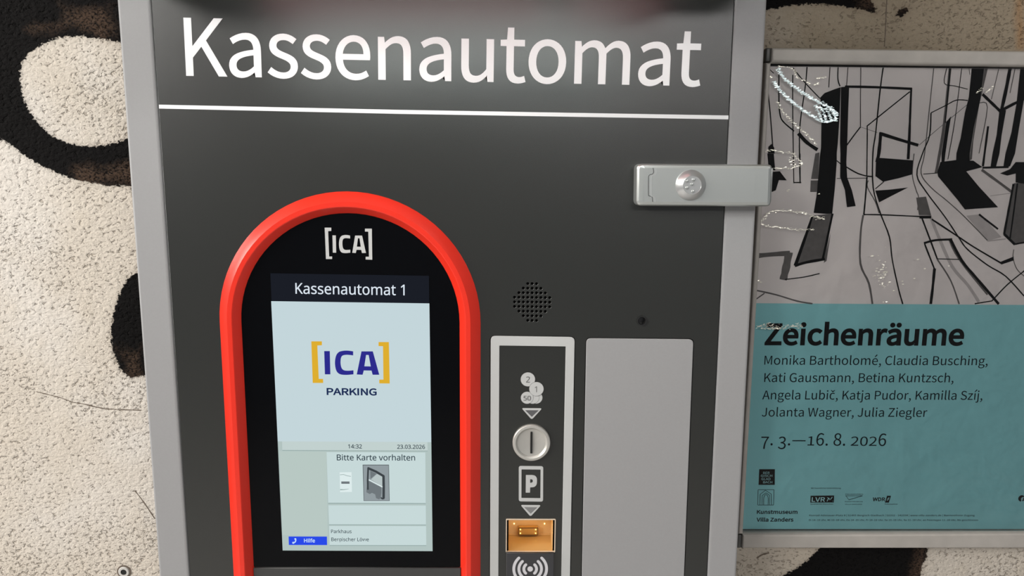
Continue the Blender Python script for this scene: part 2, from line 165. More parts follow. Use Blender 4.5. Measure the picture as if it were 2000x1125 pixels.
115: (0.638, [[319,-18,381,-13,435,0,481,20,519,47,549,80,571,117,584,158,588,202,583,250,568,291,545,324,516,352,482,375,444,394,404,411,363,427,322,443,285,459,252,477,226,498,209,524,203,555,207,584,218,609,237,631,264,648,298,659,341,663,379,660,414,651,447,637,478,618,509,598,569,675,532,702,490,725,444,743,393,756,340,760,282,756,231,744,188,724,151,699,122,668,102,632,89,593,85,550,90,506,104,468,125,436,153,409,186,387,223,367,261,351,300,336,335,322,369,308,401,291,428,272,450,251,464,225,469,195,466,168,458,144,443,123,422,105,395,91,362,82,323,79,273,83,227,95,184,114,143,138,104,168,44,85,89,51,140,23,197,1,257,-13]]),
116: (0.514, [[357,-18,404,-14,451,-4,495,10,471,104,444,94,415,86,386,83,353,86,326,96,305,111,290,131,279,158,273,189,271,225,271,640,473,640,473,741,271,741,271,950,168,950,154,741,37,734,37,640,147,640,147,229,150,176,158,128,172,86,194,50,222,21,258,0,303,-13]]),
117: (0.828, [[342,-18,391,-13,435,-1,476,19,515,46,551,78,587,116,591,116,600,0,704,0,704,741,580,741,580,216,546,176,513,144,482,120,449,103,416,93,379,90,341,94,309,105,283,124,264,151,251,187,243,232,240,286,240,741,115,741,115,271,117,212,125,159,139,112,158,73,183,40,214,15,250,-3,293,-14]]),
118: (0.711, [[285,0,431,0,693,741,570,741,430,319,396,210,362,101,355,101,321,210,286,319,147,741,18,741]]),
119: (1.094, [[243,0,387,0,492,397,510,468,527,539,543,613,550,613,567,539,583,469,600,400,707,0,858,0,1059,741,939,741,831,312,815,243,801,174,786,106,779,106,753,208,727,312,611,741,490,741,374,312,357,243,340,174,325,106,318,106,296,208,274,312,164,741,37,741]]),
122: (0.648, [[48,0,608,0,608,101,205,101,596,674,596,741,90,741,90,640,438,640,48,67]]),
124: (0.368, [[141,-381,228,-381,228,1143,141,1143]]),
228: (0.768, [[296,-18,350,-12,402,3,451,26,498,55,542,89,546,89,557,0,659,0,659,456,656,515,647,568,633,616,612,658,584,694,550,722,508,743,459,756,402,760,333,754,268,738,208,716,156,690,112,663,160,577,197,601,238,622,283,640,331,652,382,656,423,652,457,640,484,622,504,599,518,570,528,539,533,505,535,469,445,457,367,442,298,424,239,403,189,378,150,349,119,316,97,280,85,238,80,192,85,145,97,103,116,67,142,37,173,13,210,-4,251,-14],[332,83,301,85,273,92,249,103,229,119,214,140,204,167,201,201,204,231,214,259,232,285,258,308,293,328,337,346,392,362,458,375,535,386,535,180,493,145,452,118,413,99,373,87],[261,896,285,900,306,911,323,927,333,947,337,971,333,995,323,1016,306,1032,285,1043,261,1046,236,1043,215,1032,199,1016,189,995,186,971,189,947,199,927,215,911,236,900],[554,896,579,900,600,911,616,927,627,947,630,971,627,995,616,1016,600,1032,579,1043,554,1046,529,1043,508,1032,492,1016,481,995,477,971,481,947,492,927,508,911,529,900]]),
233: (0.756, [[426,-18,483,-14,536,-4,584,13,628,33,668,57,625,141,582,116,538,97,491,86,439,82,389,87,343,100,302,122,267,152,238,190,216,234,201,284,194,341,693,341,696,362,698,386,698,412,695,480,683,541,664,596,637,644,604,684,563,717,516,740,463,755,402,760,347,754,292,738,241,712,195,677,153,632,119,578,93,516,77,447,71,370,76,300,89,236,110,178,139,128,174,84,215,48,262,20,313,-1,368,-13],[192,430,203,489,223,540,249,582,282,616,320,640,361,655,405,660,446,657,483,645,514,627,541,601,562,569,577,529,586,483,589,430],[381,873,618,1108,532,1190,317,936]]),
237: (0.375, [[126,0,251,0,251,741,126,741],[168,873,407,1108,318,1190,102,936]]),
252: (0.828, [[342,-18,391,-13,435,-1,476,19,515,46,551,78,587,116,591,116,600,0,704,0,704,741,580,741,580,216,546,176,513,144,482,120,449,103,416,93,379,90,341,94,309,105,283,124,264,151,251,187,243,232,240,286,240,741,115,741,115,271,117,212,125,159,139,112,158,73,183,40,214,15,250,-3,293,-14],[266,896,291,900,312,911,328,927,339,947,342,971,339,995,328,1016,312,1032,291,1043,266,1046,242,1043,221,1032,205,1016,195,995,191,971,195,947,205,927,221,911,242,900],[559,896,584,900,605,911,621,927,632,947,636,971,632,995,621,1016,605,1032,584,1043,559,1046,535,1043,515,1032,499,1016,488,995,484,971,488,947,499,927,515,911,535,900]]),
8211: (0.731, [[63,341,668,341,668,426,63,426]]),
8212: (1.22, [[63,341,1156,341,1156,426,63,426]]),
}
GLYPHS['N'] = {
32: (0.364, []),
46: (0.375, [[101,76,102,100,107,120,115,136,126,148,144,160,164,167,186,169,209,167,230,160,249,148,260,136,268,120,273,100,275,76,273,52,268,32,260,16,249,3,230,-10,209,-17,186,-20,164,-17,144,-10,126,3,115,16,107,32,102,52]]),
48: (0.801, [[732,501,731,442,728,386,722,334,714,284,704,238,691,196,675,158,656,123,635,91,610,64,583,40,553,21,519,6,482,-5,442,-12,399,-14,356,-12,316,-4,279,8,245,25,214,48,179,82,150,123,125,170,104,225,89,285,78,352,71,424,69,501,71,580,77,652,87,718,102,779,120,833,144,880,173,921,207,954,238,976,273,993,311,1006,353,1013,399,1015,442,1013,483,1006,520,993,554,976,585,954,620,921,650,880,676,833,696,779,712,718,723,652,730,580],[192,501,193,436,197,376,203,322,212,273,224,230,239,193,257,162,278,137,303,117,331,102,363,94,399,91,435,94,467,102,496,116,520,136,542,161,560,192,575,229,587,272,596,321,603,376,607,436,608,501,607,567,603,627,596,681,587,729,575,771,560,808,542,839,520,865,496,885,467,899,435,908,399,910,363,908,331,899,303,885,278,865,257,839,239,808,224,771,212,729,203,681,197,627,193,567]]),
49: (0.801, [[497,0,377,0,377,699,377,725,377,747,377,768,380,820,382,871,368,857,354,844,342,833,329,822,313,809,296,794,189,707,125,790,395,1000,497,1000]]),
50: (0.801, [[728,0,67,0,67,102,329,367,377,415,419,460,457,501,488,540,514,579,535,617,550,656,559,697,562,741,559,780,549,814,534,842,513,866,486,885,456,898,423,906,385,909,350,907,317,903,286,895,257,884,220,865,182,841,144,814,78,896,105,918,134,938,165,957,197,973,231,987,267,999,305,1007,344,1012,385,1014,430,1012,472,1006,511,996,546,982,578,964,606,943,630,918,651,890,667,859,678,825,685,788,688,748,686,709,680,672,670,636,655,601,631,555,601,510,566,466,525,420,481,373,431,324,223,118,223,112,728,112]]),
51: (0.801, [[690,766,689,734,684,703,676,676,665,650,646,619,622,593,593,570,560,552,523,537,483,527,483,521,529,514,570,502,606,487,636,468,662,445,684,419,700,390,712,358,719,323,721,284,719,242,711,202,698,165,681,130,658,97,629,69,595,45,555,24,510,7,459,-5,401,-12,338,-14,286,-13,238,-9,192,-2,148,8,105,22,63,41,63,155,106,136,151,120,199,107,247,97,293,92,339,90,390,92,435,98,473,109,506,123,533,142,554,165,571,191,583,220,590,252,592,287,590,317,584,344,574,368,560,389,541,407,519,422,493,435,464,445,430,453,394,459,355,462,312,464,216,464,216,569,314,569,353,570,390,575,422,582,452,592,478,606,500,621,520,639,536,659,548,681,557,705,563,731,564,758,561,792,552,822,537,848,515,870,489,888,458,900,422,908,382,910,348,909,316,906,286,900,257,892,231,882,205,870,168,850,130,826,69,910,107,937,151,961,201,983,242,997,286,1006,332,1012,381,1014,440,1011,494,1003,540,989,580,969,614,944,642,914,663,882,678,846,687,808]]),
52: (0.801, [[773,227,627,227,627,0,508,0,508,227,29,227,29,332,500,1006,627,1006,627,338,773,338],[508,653,509,687,509,719,511,776,513,827,515,874,510,874,497,846,482,817,471,797,460,780,450,765,150,338,508,338]]),
53: (0.801, [[385,613,435,611,481,605,524,594,563,578,599,559,630,536,657,509,680,478,698,444,711,406,719,364,721,319,718,269,710,223,696,180,676,141,652,105,622,75,588,48,548,26,505,8,456,-4,404,-12,347,-14,297,-12,249,-8,202,0,160,11,121,24,88,41,88,157,124,138,165,122,211,109,258,99,304,93,349,91,396,94,439,101,478,114,504,127,527,144,547,163,564,186,578,211,588,240,593,272,595,307,593,344,586,378,574,408,557,434,535,457,508,476,476,491,438,501,394,508,345,510,317,509,287,507,255,503,223,498,196,493,174,489,112,528,150,1000,651,1000,651,888,255,888,231,598,249,601,270,604,296,608,324,611,353,613]]),
54: (0.801, [[77,427,78,485,82,542,89,598,99,653,113,706,130,757,152,805,179,849,211,890,239,918,270,942,305,963,342,981,384,995,430,1006,480,1012,535,1014,566,1013,600,1011,622,1009,642,1006,658,1001,658,896,641,901,622,906,602,909,570,912,538,913,492,911,449,905,411,895,377,881,346,863,319,843,295,819,275,793,253,754,235,711,221,664,211,614,204,562,200,508,209,508,224,530,242,550,262,569,285,585,311,599,340,611,372,619,407,624,445,626,487,624,527,617,563,606,597,590,628,570,655,547,679,519,699,487,715,451,726,412,733,369,735,322,733,272,725,225,713,182,696,143,675,107,649,76,620,49,586,27,549,9,509,-4,465,-11,417,-14,371,-11,326,-2,284,13,254,28,226,46,200,68,176,94,154,123,134,156,117,192,103,232,92,275,84,322,79,373],[416,90,458,93,496,104,529,122,559,146,578,172,594,202,605,237,611,277,613,322,610,367,601,408,586,443,565,473,544,494,519,509,490,520,457,527,420,529,388,528,359,523,331,514,305,502,275,482,250,459,229,433,214,404,205,376,202,346,203,315,208,285,215,255,225,226,239,198,256,172,275,149,298,129,323,112,351,100,382,92]]),
58: (0.375, [[101,76,102,100,107,120,115,136,126,148,144,160,164,167,186,169,209,167,230,160,249,148,260,136,268,120,273,100,275,76,273,52,268,32,260,16,249,3,230,-10,209,-17,186,-20,164,-17,144,-10,126,3,115,16,107,32,102,52],[101,675,102,700,107,720,115,737,126,749,144,761,164,768,186,770,209,768,230,761,249,749,260,737,268,720,273,700,275,675,273,652,268,632,260,615,249,602,230,590,209,582,186,580,164,582,144,590,126,602,115,615,107,632,102,652]]),
65: (0.895, [[763,0,643,310,246,310,127,0,0,0,391,1004,504,1004,894,0],[493,724,490,734,485,747,479,765,460,826,454,845,450,861,445,874,431,817,423,790,415,765,408,743,402,724,289,422,605,422]]),
66: (0.91, [[422,1000,493,998,557,991,614,980,663,965,705,945,734,924,758,899,777,869,790,835,798,796,801,752,799,714,791,680,779,648,763,619,741,594,715,572,684,554,650,540,611,531,611,524,651,515,689,503,725,487,749,473,770,455,789,435,805,412,818,385,827,355,833,322,835,284,832,241,824,200,811,163,793,130,769,100,742,74,710,51,673,33,632,19,588,8,539,2,487,0,136,0,136,1000],[447,574,495,576,537,581,572,589,601,601,623,616,644,639,659,667,668,700,671,738,669,769,662,797,650,820,634,840,613,856,587,869,555,879,518,886,475,891,427,892,262,892,262,574],[262,469,262,106,464,106,514,109,557,115,594,125,624,140,648,158,671,186,687,218,697,254,700,294,698,328,690,359,677,387,664,405,646,421,625,436,600,447,571,457,537,464,498,468,454,469]]),
71: (1.02, [[570,528,916,528,916,38,862,22,807,9,752,-1,695,-8,632,-13,564,-14,504,-12,448,-4,396,8,347,26,303,48,262,75,226,107,193,142,165,182,141,226,121,274,105,325,94,380,88,438,85,500,88,561,95,619,108,673,125,724,147,772,174,816,205,855,240,891,280,923,324,950,372,973,424,991,480,1004,540,1011,604,1014,659,1012,712,1007,763,999,811,987,858,972,902,955,854,846,817,861,777,875,735,887,690,896,644,901,597,903,539,900,486,891,437,876,392,854,352,827,317,795,287,758,262,715,242,668,228,616,220,560,217,500,219,442,227,388,239,337,256,289,278,246,305,208,338,174,377,146,412,128,451,114,495,103,542,97,594,95,636,96,673,98,706,102,736,107,764,113,790,119,790,416,570,416]]),
72: (1.038, [[901,0,775,0,775,466,262,466,262,0,136,0,136,1000,262,1000,262,577,775,577,775,1000,901,1000]]),
73: (0.475, [[417,0,56,0,56,73,174,99,174,899,56,927,56,1000,417,1000,417,927,300,899,300,99,417,73]]),
75: (0.867, [[867,0,718,0,364,478,262,388,262,0,136,0,136,1000,262,1000,262,507,347,602,434,697,704,1000,852,1000,455,564]]),
76: (0.734, [[136,0,136,1000,262,1000,262,112,699,112,699,0]]),
78: (1.064, [[929,0,782,0,246,831,241,831,243,808,244,782,246,754,248,709,250,660,252,559,252,0,136,0,136,1000,282,1000,815,172,821,172,820,190,819,212,817,239,816,270,814,303,813,338,812,372,811,405,811,436,811,1000,929,1000]]),
80: (0.847, [[401,1000,463,998,519,991,570,981,615,966,653,947,686,923,719,890,744,851,762,808,772,759,776,706,774,665,767,626,756,588,739,551,717,517,689,486,664,465,635,446,602,429,566,415,525,404,480,396,431,391,377,389,262,389,262,0,136,0,136,1000],[389,892,262,892,262,497,363,497,408,498,450,502,487,509,521,518,551,529,576,544,597,562,615,583,628,607,638,634,644,666,646,700,643,737,636,770,623,799,606,824,584,845,557,862,523,875,484,885,440,890]]),
82: (0.871, [[412,1000,471,998,525,992,574,982,617,968,655,951,687,929,715,903,737,874,754,840,766,803,773,761,776,716,774,677,769,643,759,611,746,583,725,550,700,521,672,498,641,478,609,462,576,448,850,0,703,0,461,413,262,413,262,0,136,0,136,1000],[405,891,262,891,262,520,412,520,458,522,499,527,534,537,565,551,590,568,610,589,625,614,637,642,643,674,646,710,644,741,639,769,631,794,620,815,605,833,587,849,566,862,541,873,512,881,480,886,444,890]]),
97: (0.786, [[403,763,455,761,502,754,542,742,577,725,606,703,630,676,649,643,662,605,670,561,672,511,672,0,583,0,559,106,553,106,532,81,509,58,487,39,463,22,437,9,408,-1,377,-8,341,-13,301,-14,258,-11,217,-3,180,10,154,23,132,40,112,60,95,83,82,110,72,140,66,172,64,209,68,251,79,290,96,325,121,355,153,382,192,404,238,422,293,435,355,444,424,448,552,452,552,497,550,532,545,563,537,589,526,611,511,627,489,643,462,655,431,662,396,664,358,662,320,656,284,646,250,634,216,621,185,606,147,699,182,716,221,731,263,744,309,755,355,761],[440,363,387,359,342,353,303,344,271,332,246,318,222,296,205,271,195,241,192,207,194,178,202,153,214,132,230,115,251,102,274,93,300,87,329,85,375,89,416,99,454,115,487,138,510,161,528,189,540,221,548,258,550,300,550,367]]),
99: (0.672, [[420,-14,372,-11,326,-4,283,9,243,27,206,50,174,78,145,113,121,153,102,198,88,250,80,308,77,371,79,425,84,474,94,519,107,560,123,597,148,637,178,672,211,701,249,724,290,742,333,755,380,762,429,765,466,763,503,759,539,753,573,744,601,735,626,724,588,622,565,630,538,638,510,646,481,652,453,656,426,657,390,655,357,649,327,639,301,625,278,607,258,585,242,559,228,529,218,496,210,459,206,418,204,373,206,329,210,290,218,253,228,220,242,190,258,165,277,143,300,125,325,111,353,100,385,94,419,92,458,94,494,98,527,105,558,114,586,124,613,136,613,27,587,15,560,5,530,-4,498,-9,461,-13]]),
101: (0.79, [[409,765,456,762,499,754,539,741,575,723,608,700,636,672,661,640,681,604,698,565,709,522,716,475,718,426,718,352,204,352,208,303,216,259,229,221,247,187,270,158,297,134,327,115,362,102,401,94,444,91,490,93,532,97,571,104,608,115,646,127,685,143,685,35,647,20,609,7,571,-2,532,-9,487,-13,438,-14,387,-11,338,-3,292,10,250,29,211,54,177,84,148,119,123,159,103,204,88,255,80,310,77,370,80,429,87,484,100,535,118,581,141,623,168,659,199,691,235,717,274,738,316,753,361,762],[408,664,374,662,343,655,315,643,290,628,268,607,245,576,227,539,215,497,207,450,590,450,587,491,581,528,570,562,555,591,535,616,511,637,489,649,465,657,438,662]]),
102: (0.482, [[465,655,276,655,276,0,153,0,153,655,21,655,21,713,153,755,153,798,154,844,160,886,169,923,181,955,197,983,217,1007,239,1027,265,1043,293,1056,325,1064,359,1070,396,1071,425,1071,453,1068,478,1064,502,1058,523,1053,542,1046,510,950,486,957,458,964,428,969,398,971,369,968,344,960,323,947,306,929,293,906,283,876,278,841,276,800,276,751,465,751]]),
103: (0.861, [[385,765,421,763,456,758,488,749,519,737,548,721,574,701,598,678,620,651,627,651,644,751,742,751,742,-13,740,-64,733,-110,722,-153,706,-191,685,-225,660,-254,630,-279,595,-300,556,-316,511,-327,461,-334,406,-336,353,-335,304,-331,257,-324,213,-315,173,-303,136,-289,136,-175,173,-192,215,-207,261,-218,309,-227,360,-232,413,-234,450,-232,484,-225,514,-213,541,-198,565,-177,585,-153,601,-125,612,-94,618,-60,620,-22,620,7,621,20,621,36,622,55,623,74,624,89,625,99,619,99,598,73,575,49,550,30,522,14,491,2,459,-7,424,-12,387,-14,340,-11,297,-3,257,12,221,31,188,57,159,88,129,132,107,183,90,240,80,304,77,374,80,443,90,506,107,563,129,614,159,659,188,691,221,718,256,738,296,753,339,762],[402,661,372,659,344,653,318,642,295,627,274,609,256,586,240,560,228,529,217,495,210,458,206,417,204,373,207,320,213,272,223,230,237,192,256,160,278,134,304,113,334,99,367,90,405,87,441,88,474,93,503,102,528,113,551,129,570,148,586,171,599,198,609,228,616,263,620,302,622,345,622,374,620,423,616,466,609,505,599,539,586,569,569,594,550,615,527,632,500,645,471,654,438,659]]),
104: (0.866, [[242,752,240,697,238,671,235,647,244,647,261,672,281,693,304,711,329,727,356,740,385,750,415,757,446,762,478,763,521,762,561,756,597,747,630,735,658,718,683,698,704,674,721,646,735,613,744,576,750,535,752,489,752,0,630,0,630,480,628,523,620,560,607,591,590,616,566,636,537,650,503,658,462,661,422,659,387,653,357,643,331,630,308,612,290,591,274,566,263,537,254,505,247,469,244,430,242,388,242,0,119,0,119,1064,242,1064]]),
105: (0.361, [[242,751,242,0,119,0,119,751],[182,1032,200,1030,217,1024,232,1013,241,1002,248,989,252,973,254,954,251,930,244,910,232,895,217,884,200,878,182,875,163,878,145,884,130,895,119,910,112,930,109,954,111,973,114,989,121,1002,130,1013,145,1024,163,1030]]),
107: (0.748, [[241,508,241,492,240,472,239,450,237,426,236,405,235,387,241,387,247,395,256,406,266,419,300,461,312,475,322,487,331,497,570,751,714,751,410,430,735,0,587,0,326,350,241,276,241,0,119,0,119,1064,241,1064]]),
108: (0.361, [[242,0,119,0,119,1064,242,1064]]),
109: (1.31, [[943,765,991,762,1034,754,1072,741,1105,723,1133,700,1156,670,1173,635,1186,592,1194,544,1196,489,1196,0,1074,0,1074,483,1072,525,1065,561,1053,591,1037,616,1016,636,990,650,958,658,922,661,880,659,844,651,813,638,787,621,765,598,749,571,735,538,726,502,720,460,718,415,718,0,597,0,597,483,595,520,589,553,580,582,567,606,550,626,529,641,505,652,476,659,443,661,407,659,375,653,347,643,324,630,303,612,286,591,272,566,261,538,253,506,247,471,243,432,242,389,242,0,119,0,119,751,218,751,237,648,244,648,261,673,280,695,302,714,326,729,351,742,378,752,406,759,435,763,465,765,507,763,545,757,579,747,610,734,637,716,660,695,679,669,695,639,702,639,722,669,746,695,774,716,805,734,838,747,872,757,907,763]]),
110: (0.866, [[480,765,532,762,577,754,618,741,653,723,683,700,708,670,727,635,741,592,749,544,752,489,752,0,630,0,630,480,628,523,620,560,607,591,590,616,566,636,537,650,503,658,462,661,415,658,375,650,340,636,312,616,290,591,273,561,259,525,250,485,244,440,242,389,242,0,119,0,119,751,218,751,237,648,244,648,262,673,283,695,306,714,332,729,359,742,388,752,418,759,449,763]]),
111: (0.847, [[772,377,770,331,766,288,758,248,747,211,734,176,717,144,699,115,677,88,653,65,627,44,598,26,567,12,521,-2,473,-11,422,-14,373,-11,328,-2,284,12,244,32,208,57,175,88,147,124,122,165,103,211,92,248,84,288,79,331,77,377,80,437,88,492,101,542,119,588,142,628,170,664,203,694,239,719,281,739,325,753,374,762,426,765,475,762,522,753,565,739,606,719,643,694,675,664,703,628,728,588,747,542,761,492,769,437],[204,377,206,334,210,294,217,257,228,223,241,193,257,166,277,143,300,123,326,108,355,97,388,90,424,88,461,90,493,97,523,108,549,123,572,143,592,166,608,193,621,223,631,257,638,294,643,334,644,377,643,420,638,460,631,496,620,529,607,559,591,585,571,608,548,627,522,642,493,652,460,659,423,661,380,658,341,649,308,634,280,613,256,585,238,553,223,516,213,474,207,428]]),
114: (0.578, [[469,765,491,764,515,763,538,760,557,756,542,643,523,647,502,650,461,653,432,651,405,645,378,634,353,621,330,604,308,583,289,560,273,534,260,504,250,472,244,438,242,401,242,0,119,0,119,751,220,751,234,613,239,613,256,641,276,666,297,690,320,711,346,729,374,744,404,756,436,762]]),
115: (0.671, [[608,207,606,172,599,140,587,111,571,85,551,62,527,42,499,25,468,11,433,0,394,-8,353,-12,308,-14,258,-13,213,-8,173,-1,137,8,103,20,73,34,73,146,105,131,141,117,181,104,224,94,267,88,311,85,355,87,392,93,423,102,447,116,465,132,478,151,486,172,489,196,487,214,482,231,473,246,460,261,442,276,418,291,396,303,370,315,339,328,304,342,258,360,216,379,179,398,147,418,121,440,99,465,87,486,78,510,73,536,71,566,75,602,84,635,99,664,121,690,149,713,182,732,219,746,260,756,304,763,353,765,398,763,440,759,481,751,520,741,557,729,592,714,550,616,502,634,451,650,416,658,381,662,345,664,309,662,278,658,251,650,229,639,212,626,199,610,192,593,189,573,191,553,197,536,207,520,222,506,242,492,268,478,291,468,318,456,348,443,382,430,428,412,468,394,504,375,535,355,561,333,581,307,593,286,601,262,606,236]]),
116: (0.506, [[370,87,398,88,427,92,446,95,461,99,475,102,475,8,460,2,441,-3,419,-8,383,-12,349,-14,311,-12,274,-5,240,6,217,18,195,34,176,54,160,77,146,105,137,138,131,176,129,218,129,655,22,655,22,714,130,763,179,923,252,923,252,751,469,751,469,655,252,655,252,221,254,189,260,162,271,138,285,120,303,105,323,95,345,89]]),
117: (0.866, [[746,751,746,0,646,0,627,99,622,99,604,75,584,53,560,35,534,20,507,7,478,-2,447,-9,416,-13,384,-14,341,-12,301,-7,265,2,233,15,205,31,180,51,159,75,141,104,128,136,118,173,113,214,111,259,111,751,235,751,235,268,238,225,245,189,258,158,276,133,299,113,328,99,362,91,402,88,442,90,477,96,508,106,534,120,557,137,576,159,591,184,603,212,612,244,618,280,622,318,623,360,623,751]]),
118: (0.711, [[284,0,0,751,132,751,291,308,303,276,315,239,327,203,338,167,343,146,348,126,352,109,357,109,361,126,367,146,373,168,384,204,397,241,406,265,413,288,420,308,580,751,711,751,426,0]]),
119: (1.101, [[604,424,587,482,572,537,560,585,557,600,554,612,552,623,546,623,543,606,539,585,533,562,527,536,513,481,496,423,361,1,221,1,15,752,143,752,246,352,268,270,277,229,285,191,290,168,293,146,296,127,301,127,304,140,307,154,311,169,323,223,337,279,344,305,352,329,485,752,619,752,748,329,758,296,768,261,787,190,792,168,796,147,798,129,804,129,806,146,810,166,814,188,820,213,826,239,833,267,854,352,959,752,1085,752,877,1,732,1]]),
246: (0.847, [[772,377,770,331,766,288,758,248,747,211,734,176,717,144,699,115,677,88,653,65,627,44,598,26,567,12,521,-2,473,-11,422,-14,373,-11,328,-2,284,12,244,32,208,57,175,88,147,124,122,165,103,211,92,248,84,288,79,331,77,377,80,437,88,492,101,542,119,588,142,628,170,664,203,694,239,719,281,739,325,753,374,762,426,765,475,762,522,753,565,739,606,719,643,694,675,664,703,628,728,588,747,542,761,492,769,437],[204,377,206,334,210,294,217,257,228,223,241,193,257,166,277,143,300,123,326,108,355,97,388,90,424,88,461,90,493,97,523,108,549,123,572,143,592,166,608,193,621,223,631,257,638,294,643,334,644,377,643,420,638,460,631,496,620,529,607,559,591,585,571,608,548,627,522,642,493,652,460,659,423,661,380,658,341,649,308,634,280,613,256,585,238,553,223,516,213,474,207,428],[228,954,230,976,237,993,248,1006,262,1015,277,1021,294,1022,311,1021,326,1015,340,1006,351,993,358,976,360,954,358,932,351,915,340,901,326,892,311,886,294,884,277,886,262,892,248,901,237,915,230,932],[492,954,494,976,500,993,511,1006,524,1015,539,1021,556,1022,573,1021,588,1015,602,1006,613,993,620,976,622,954,620,932,613,915,602,901,588,892,573,886,556,884,539,886,524,892,511,901,500,915,494,932]]),
269: (0.672, [[420,-14,372,-11,326,-4,283,9,243,27,206,50,174,78,145,113,121,153,102,198,88,250,80,308,77,371,79,425,84,474,94,519,107,560,123,597,148,637,178,672,211,701,249,724,290,742,333,755,380,762,429,765,466,763,503,759,539,753,573,744,601,735,626,724,588,622,565,630,538,638,510,646,481,652,453,656,426,657,390,655,357,649,327,639,301,625,278,607,258,585,242,559,228,529,218,496,210,459,206,418,204,373,206,329,210,290,218,253,228,220,242,190,258,165,277,143,300,125,325,111,353,100,385,94,419,92,458,94,494,98,527,105,558,114,586,124,613,136,613,27,587,15,560,5,530,-4,498,-9,461,-13],[333,849,320,871,303,894,284,918,220,992,198,1015,179,1036,161,1055,161,1073,245,1073,270,1056,295,1037,321,1015,359,981,395,944,433,981,472,1015,498,1037,523,1056,548,1073,634,1073,634,1055,616,1036,596,1015,574,992,508,918,488,894,472,871,459,849]]),
}
def glyph(font, ch):
    adv, lps = GLYPHS[font][ord(ch)]
    return adv, [[(v[i] / 1000, v[i + 1] / 1000) for i in range(0, len(v), 2)] for v in lps]
def text_loops(font, s, p0, p1, cap, xs=None, tweak=None, shear=0.0):
    """loops (x, z) of a line of lettering whose ink runs from p0 to p1 on its baseline; cap = cap height in metres;
    xs = letter width factor (the rest of the length goes into the spacing)"""
    L = math.hypot(p1[0] - p0[0], p1[1] - p0[1])
    def lay(track):
        x = 0; out = []
        for ch in s:
            if ch == '\u010d' and font == 'S':
                adv, _ = glyph('S', 'c'); _, gl = glyph('N', ch)
            else:
                adv, gl = glyph(font, ch)
            dy, sy = (tweak or {}).get(ch, (0, 1))
            for g in gl: out.append([(x + gx, gy * sy + dy) for gx, gy in g])
            x += adv + track
        lo = min(p[0] for g in out for p in g); hi = max(p[0] for g in out for p in g)
        return out, lo, hi
    track = 0.0
    if xs:
        g0 = lay(0.0); g1 = lay(0.1)
        w0, w1 = g0[2] - g0[1], g1[2] - g1[1]
        track = 0.1 * (L / (cap * xs) - w0) / (w1 - w0)
    out, lo, hi = lay(track)
    k = L / (hi - lo)
    ux, uz = (p1[0] - p0[0]) / L, (p1[1] - p0[1]) / L
    res = []
    for g in out:
        q = []
        for gx, gy in g:
            a = (gx - lo) * k + shear * gy * cap; b = gy * cap
            q.append((p0[0] + a * ux - b * uz, p0[1] + a * uz + b * ux))
        res.append(q)
    return res

# ------------------------------------------------------------------ mesh helpers
def tag(o, label=None, cat=None, group=None, kind=None):
    if label: o['label'] = label
    if cat: o['category'] = cat
    if group: o['group'] = group
    if kind: o['kind'] = kind
    return o
def thing(name, loc, label, cat):
    o = bpy.data.objects.new(name, None); o.empty_display_size = 0.05; SC.collection.objects.link(o); o.location = loc
    return tag(o, label, cat)
def wpos(o):
    p = Vector(o.location)
    return p
def link(name, me, mats, parent=None, label=None, smooth=None):
    o = bpy.data.objects.new(name, me); SC.collection.objects.link(o)
    for m in mats if isinstance(mats, (list, tuple)) else [mats]:
        me.materials.append(m)
    if parent is not None:
        o.parent = parent
        q = parent; off = Vector((0, 0, 0))
        while q is not None: off += Vector(q.location); q = q.parent
        o.location = (0, 0, 0)
        me.transform(Matrix.Translation(-off))
    if smooth is not None:
        me.shade_smooth(); me.set_sharp_from_angle(angle=math.radians(smooth))
    if label: o['label'] = label
    return o
def loops_mesh(loops, Y, thick, bevel=0.0, offset=0.0, res=2):
    """fill closed outlines (holes cut by parity) into a plate: front face at y = Y, back at y = Y + thick"""
    cu = bpy.data.curves.new('tmp', 'CURVE'); cu.dimensions = '2D'; cu.fill_mode = 'BOTH'
    cu.extrude = max(thick / 2 - bevel, 0); cu.bevel_depth = bevel; cu.bevel_resolution = res; cu.offset = offset - bevel
    for lp in loops:
        s = cu.splines.new('POLY'); s.points.add(len(lp) - 1); s.use_cyclic_u = True
        for i, p in enumerate(lp): s.points[i].co = (p[0], p[1], 0, 1)
    ob = bpy.data.objects.new('tmp', cu); SC.collection.objects.link(ob)
    bpy.context.view_layer.update()
    me = bpy.data.meshes.new_from_object(ob.evaluated_get(bpy.context.evaluated_depsgraph_get()))
    bpy.data.objects.remove(ob); bpy.data.curves.remove(cu)
    me.materials.clear()
    yc = Y + thick / 2
    me.transform(Matrix(((1, 0, 0, 0), (0, 0, -1, yc), (0, 1, 0, 0), (0, 0, 0, 1))))
    return me
def plate(name, loops, Y, thick, m, parent=None, bevel=0.0, offset=0.0, res=2, label=None, smooth=None):
    return link(name, loops_mesh(loops, Y, thick, bevel, offset, res), m, parent, label, smooth)
def layers(name, specs, parent=None, label=None):
    """one printed part of several inks: specs = (loops, Y, thick, material[, offset])"""
    bm = bmesh.new(); mats = []
    for sp in specs:
        me = loops_mesh(sp[0], sp[1], sp[2], offset=sp[4] if len(sp) > 4 else 0.0)
        if sp[3] not in mats: mats.append(sp[3])
        n0 = len(bm.faces); bm.from_mesh(me); bm.faces.ensure_lookup_table()
        for f in bm.faces[n0:]: f.material_index = mats.index(sp[3])
        bpy.data.meshes.remove(me)
    me = bpy.data.meshes.new(name); bm.to_mesh(me); bm.free()
    return link(name, me, mats, parent, label)
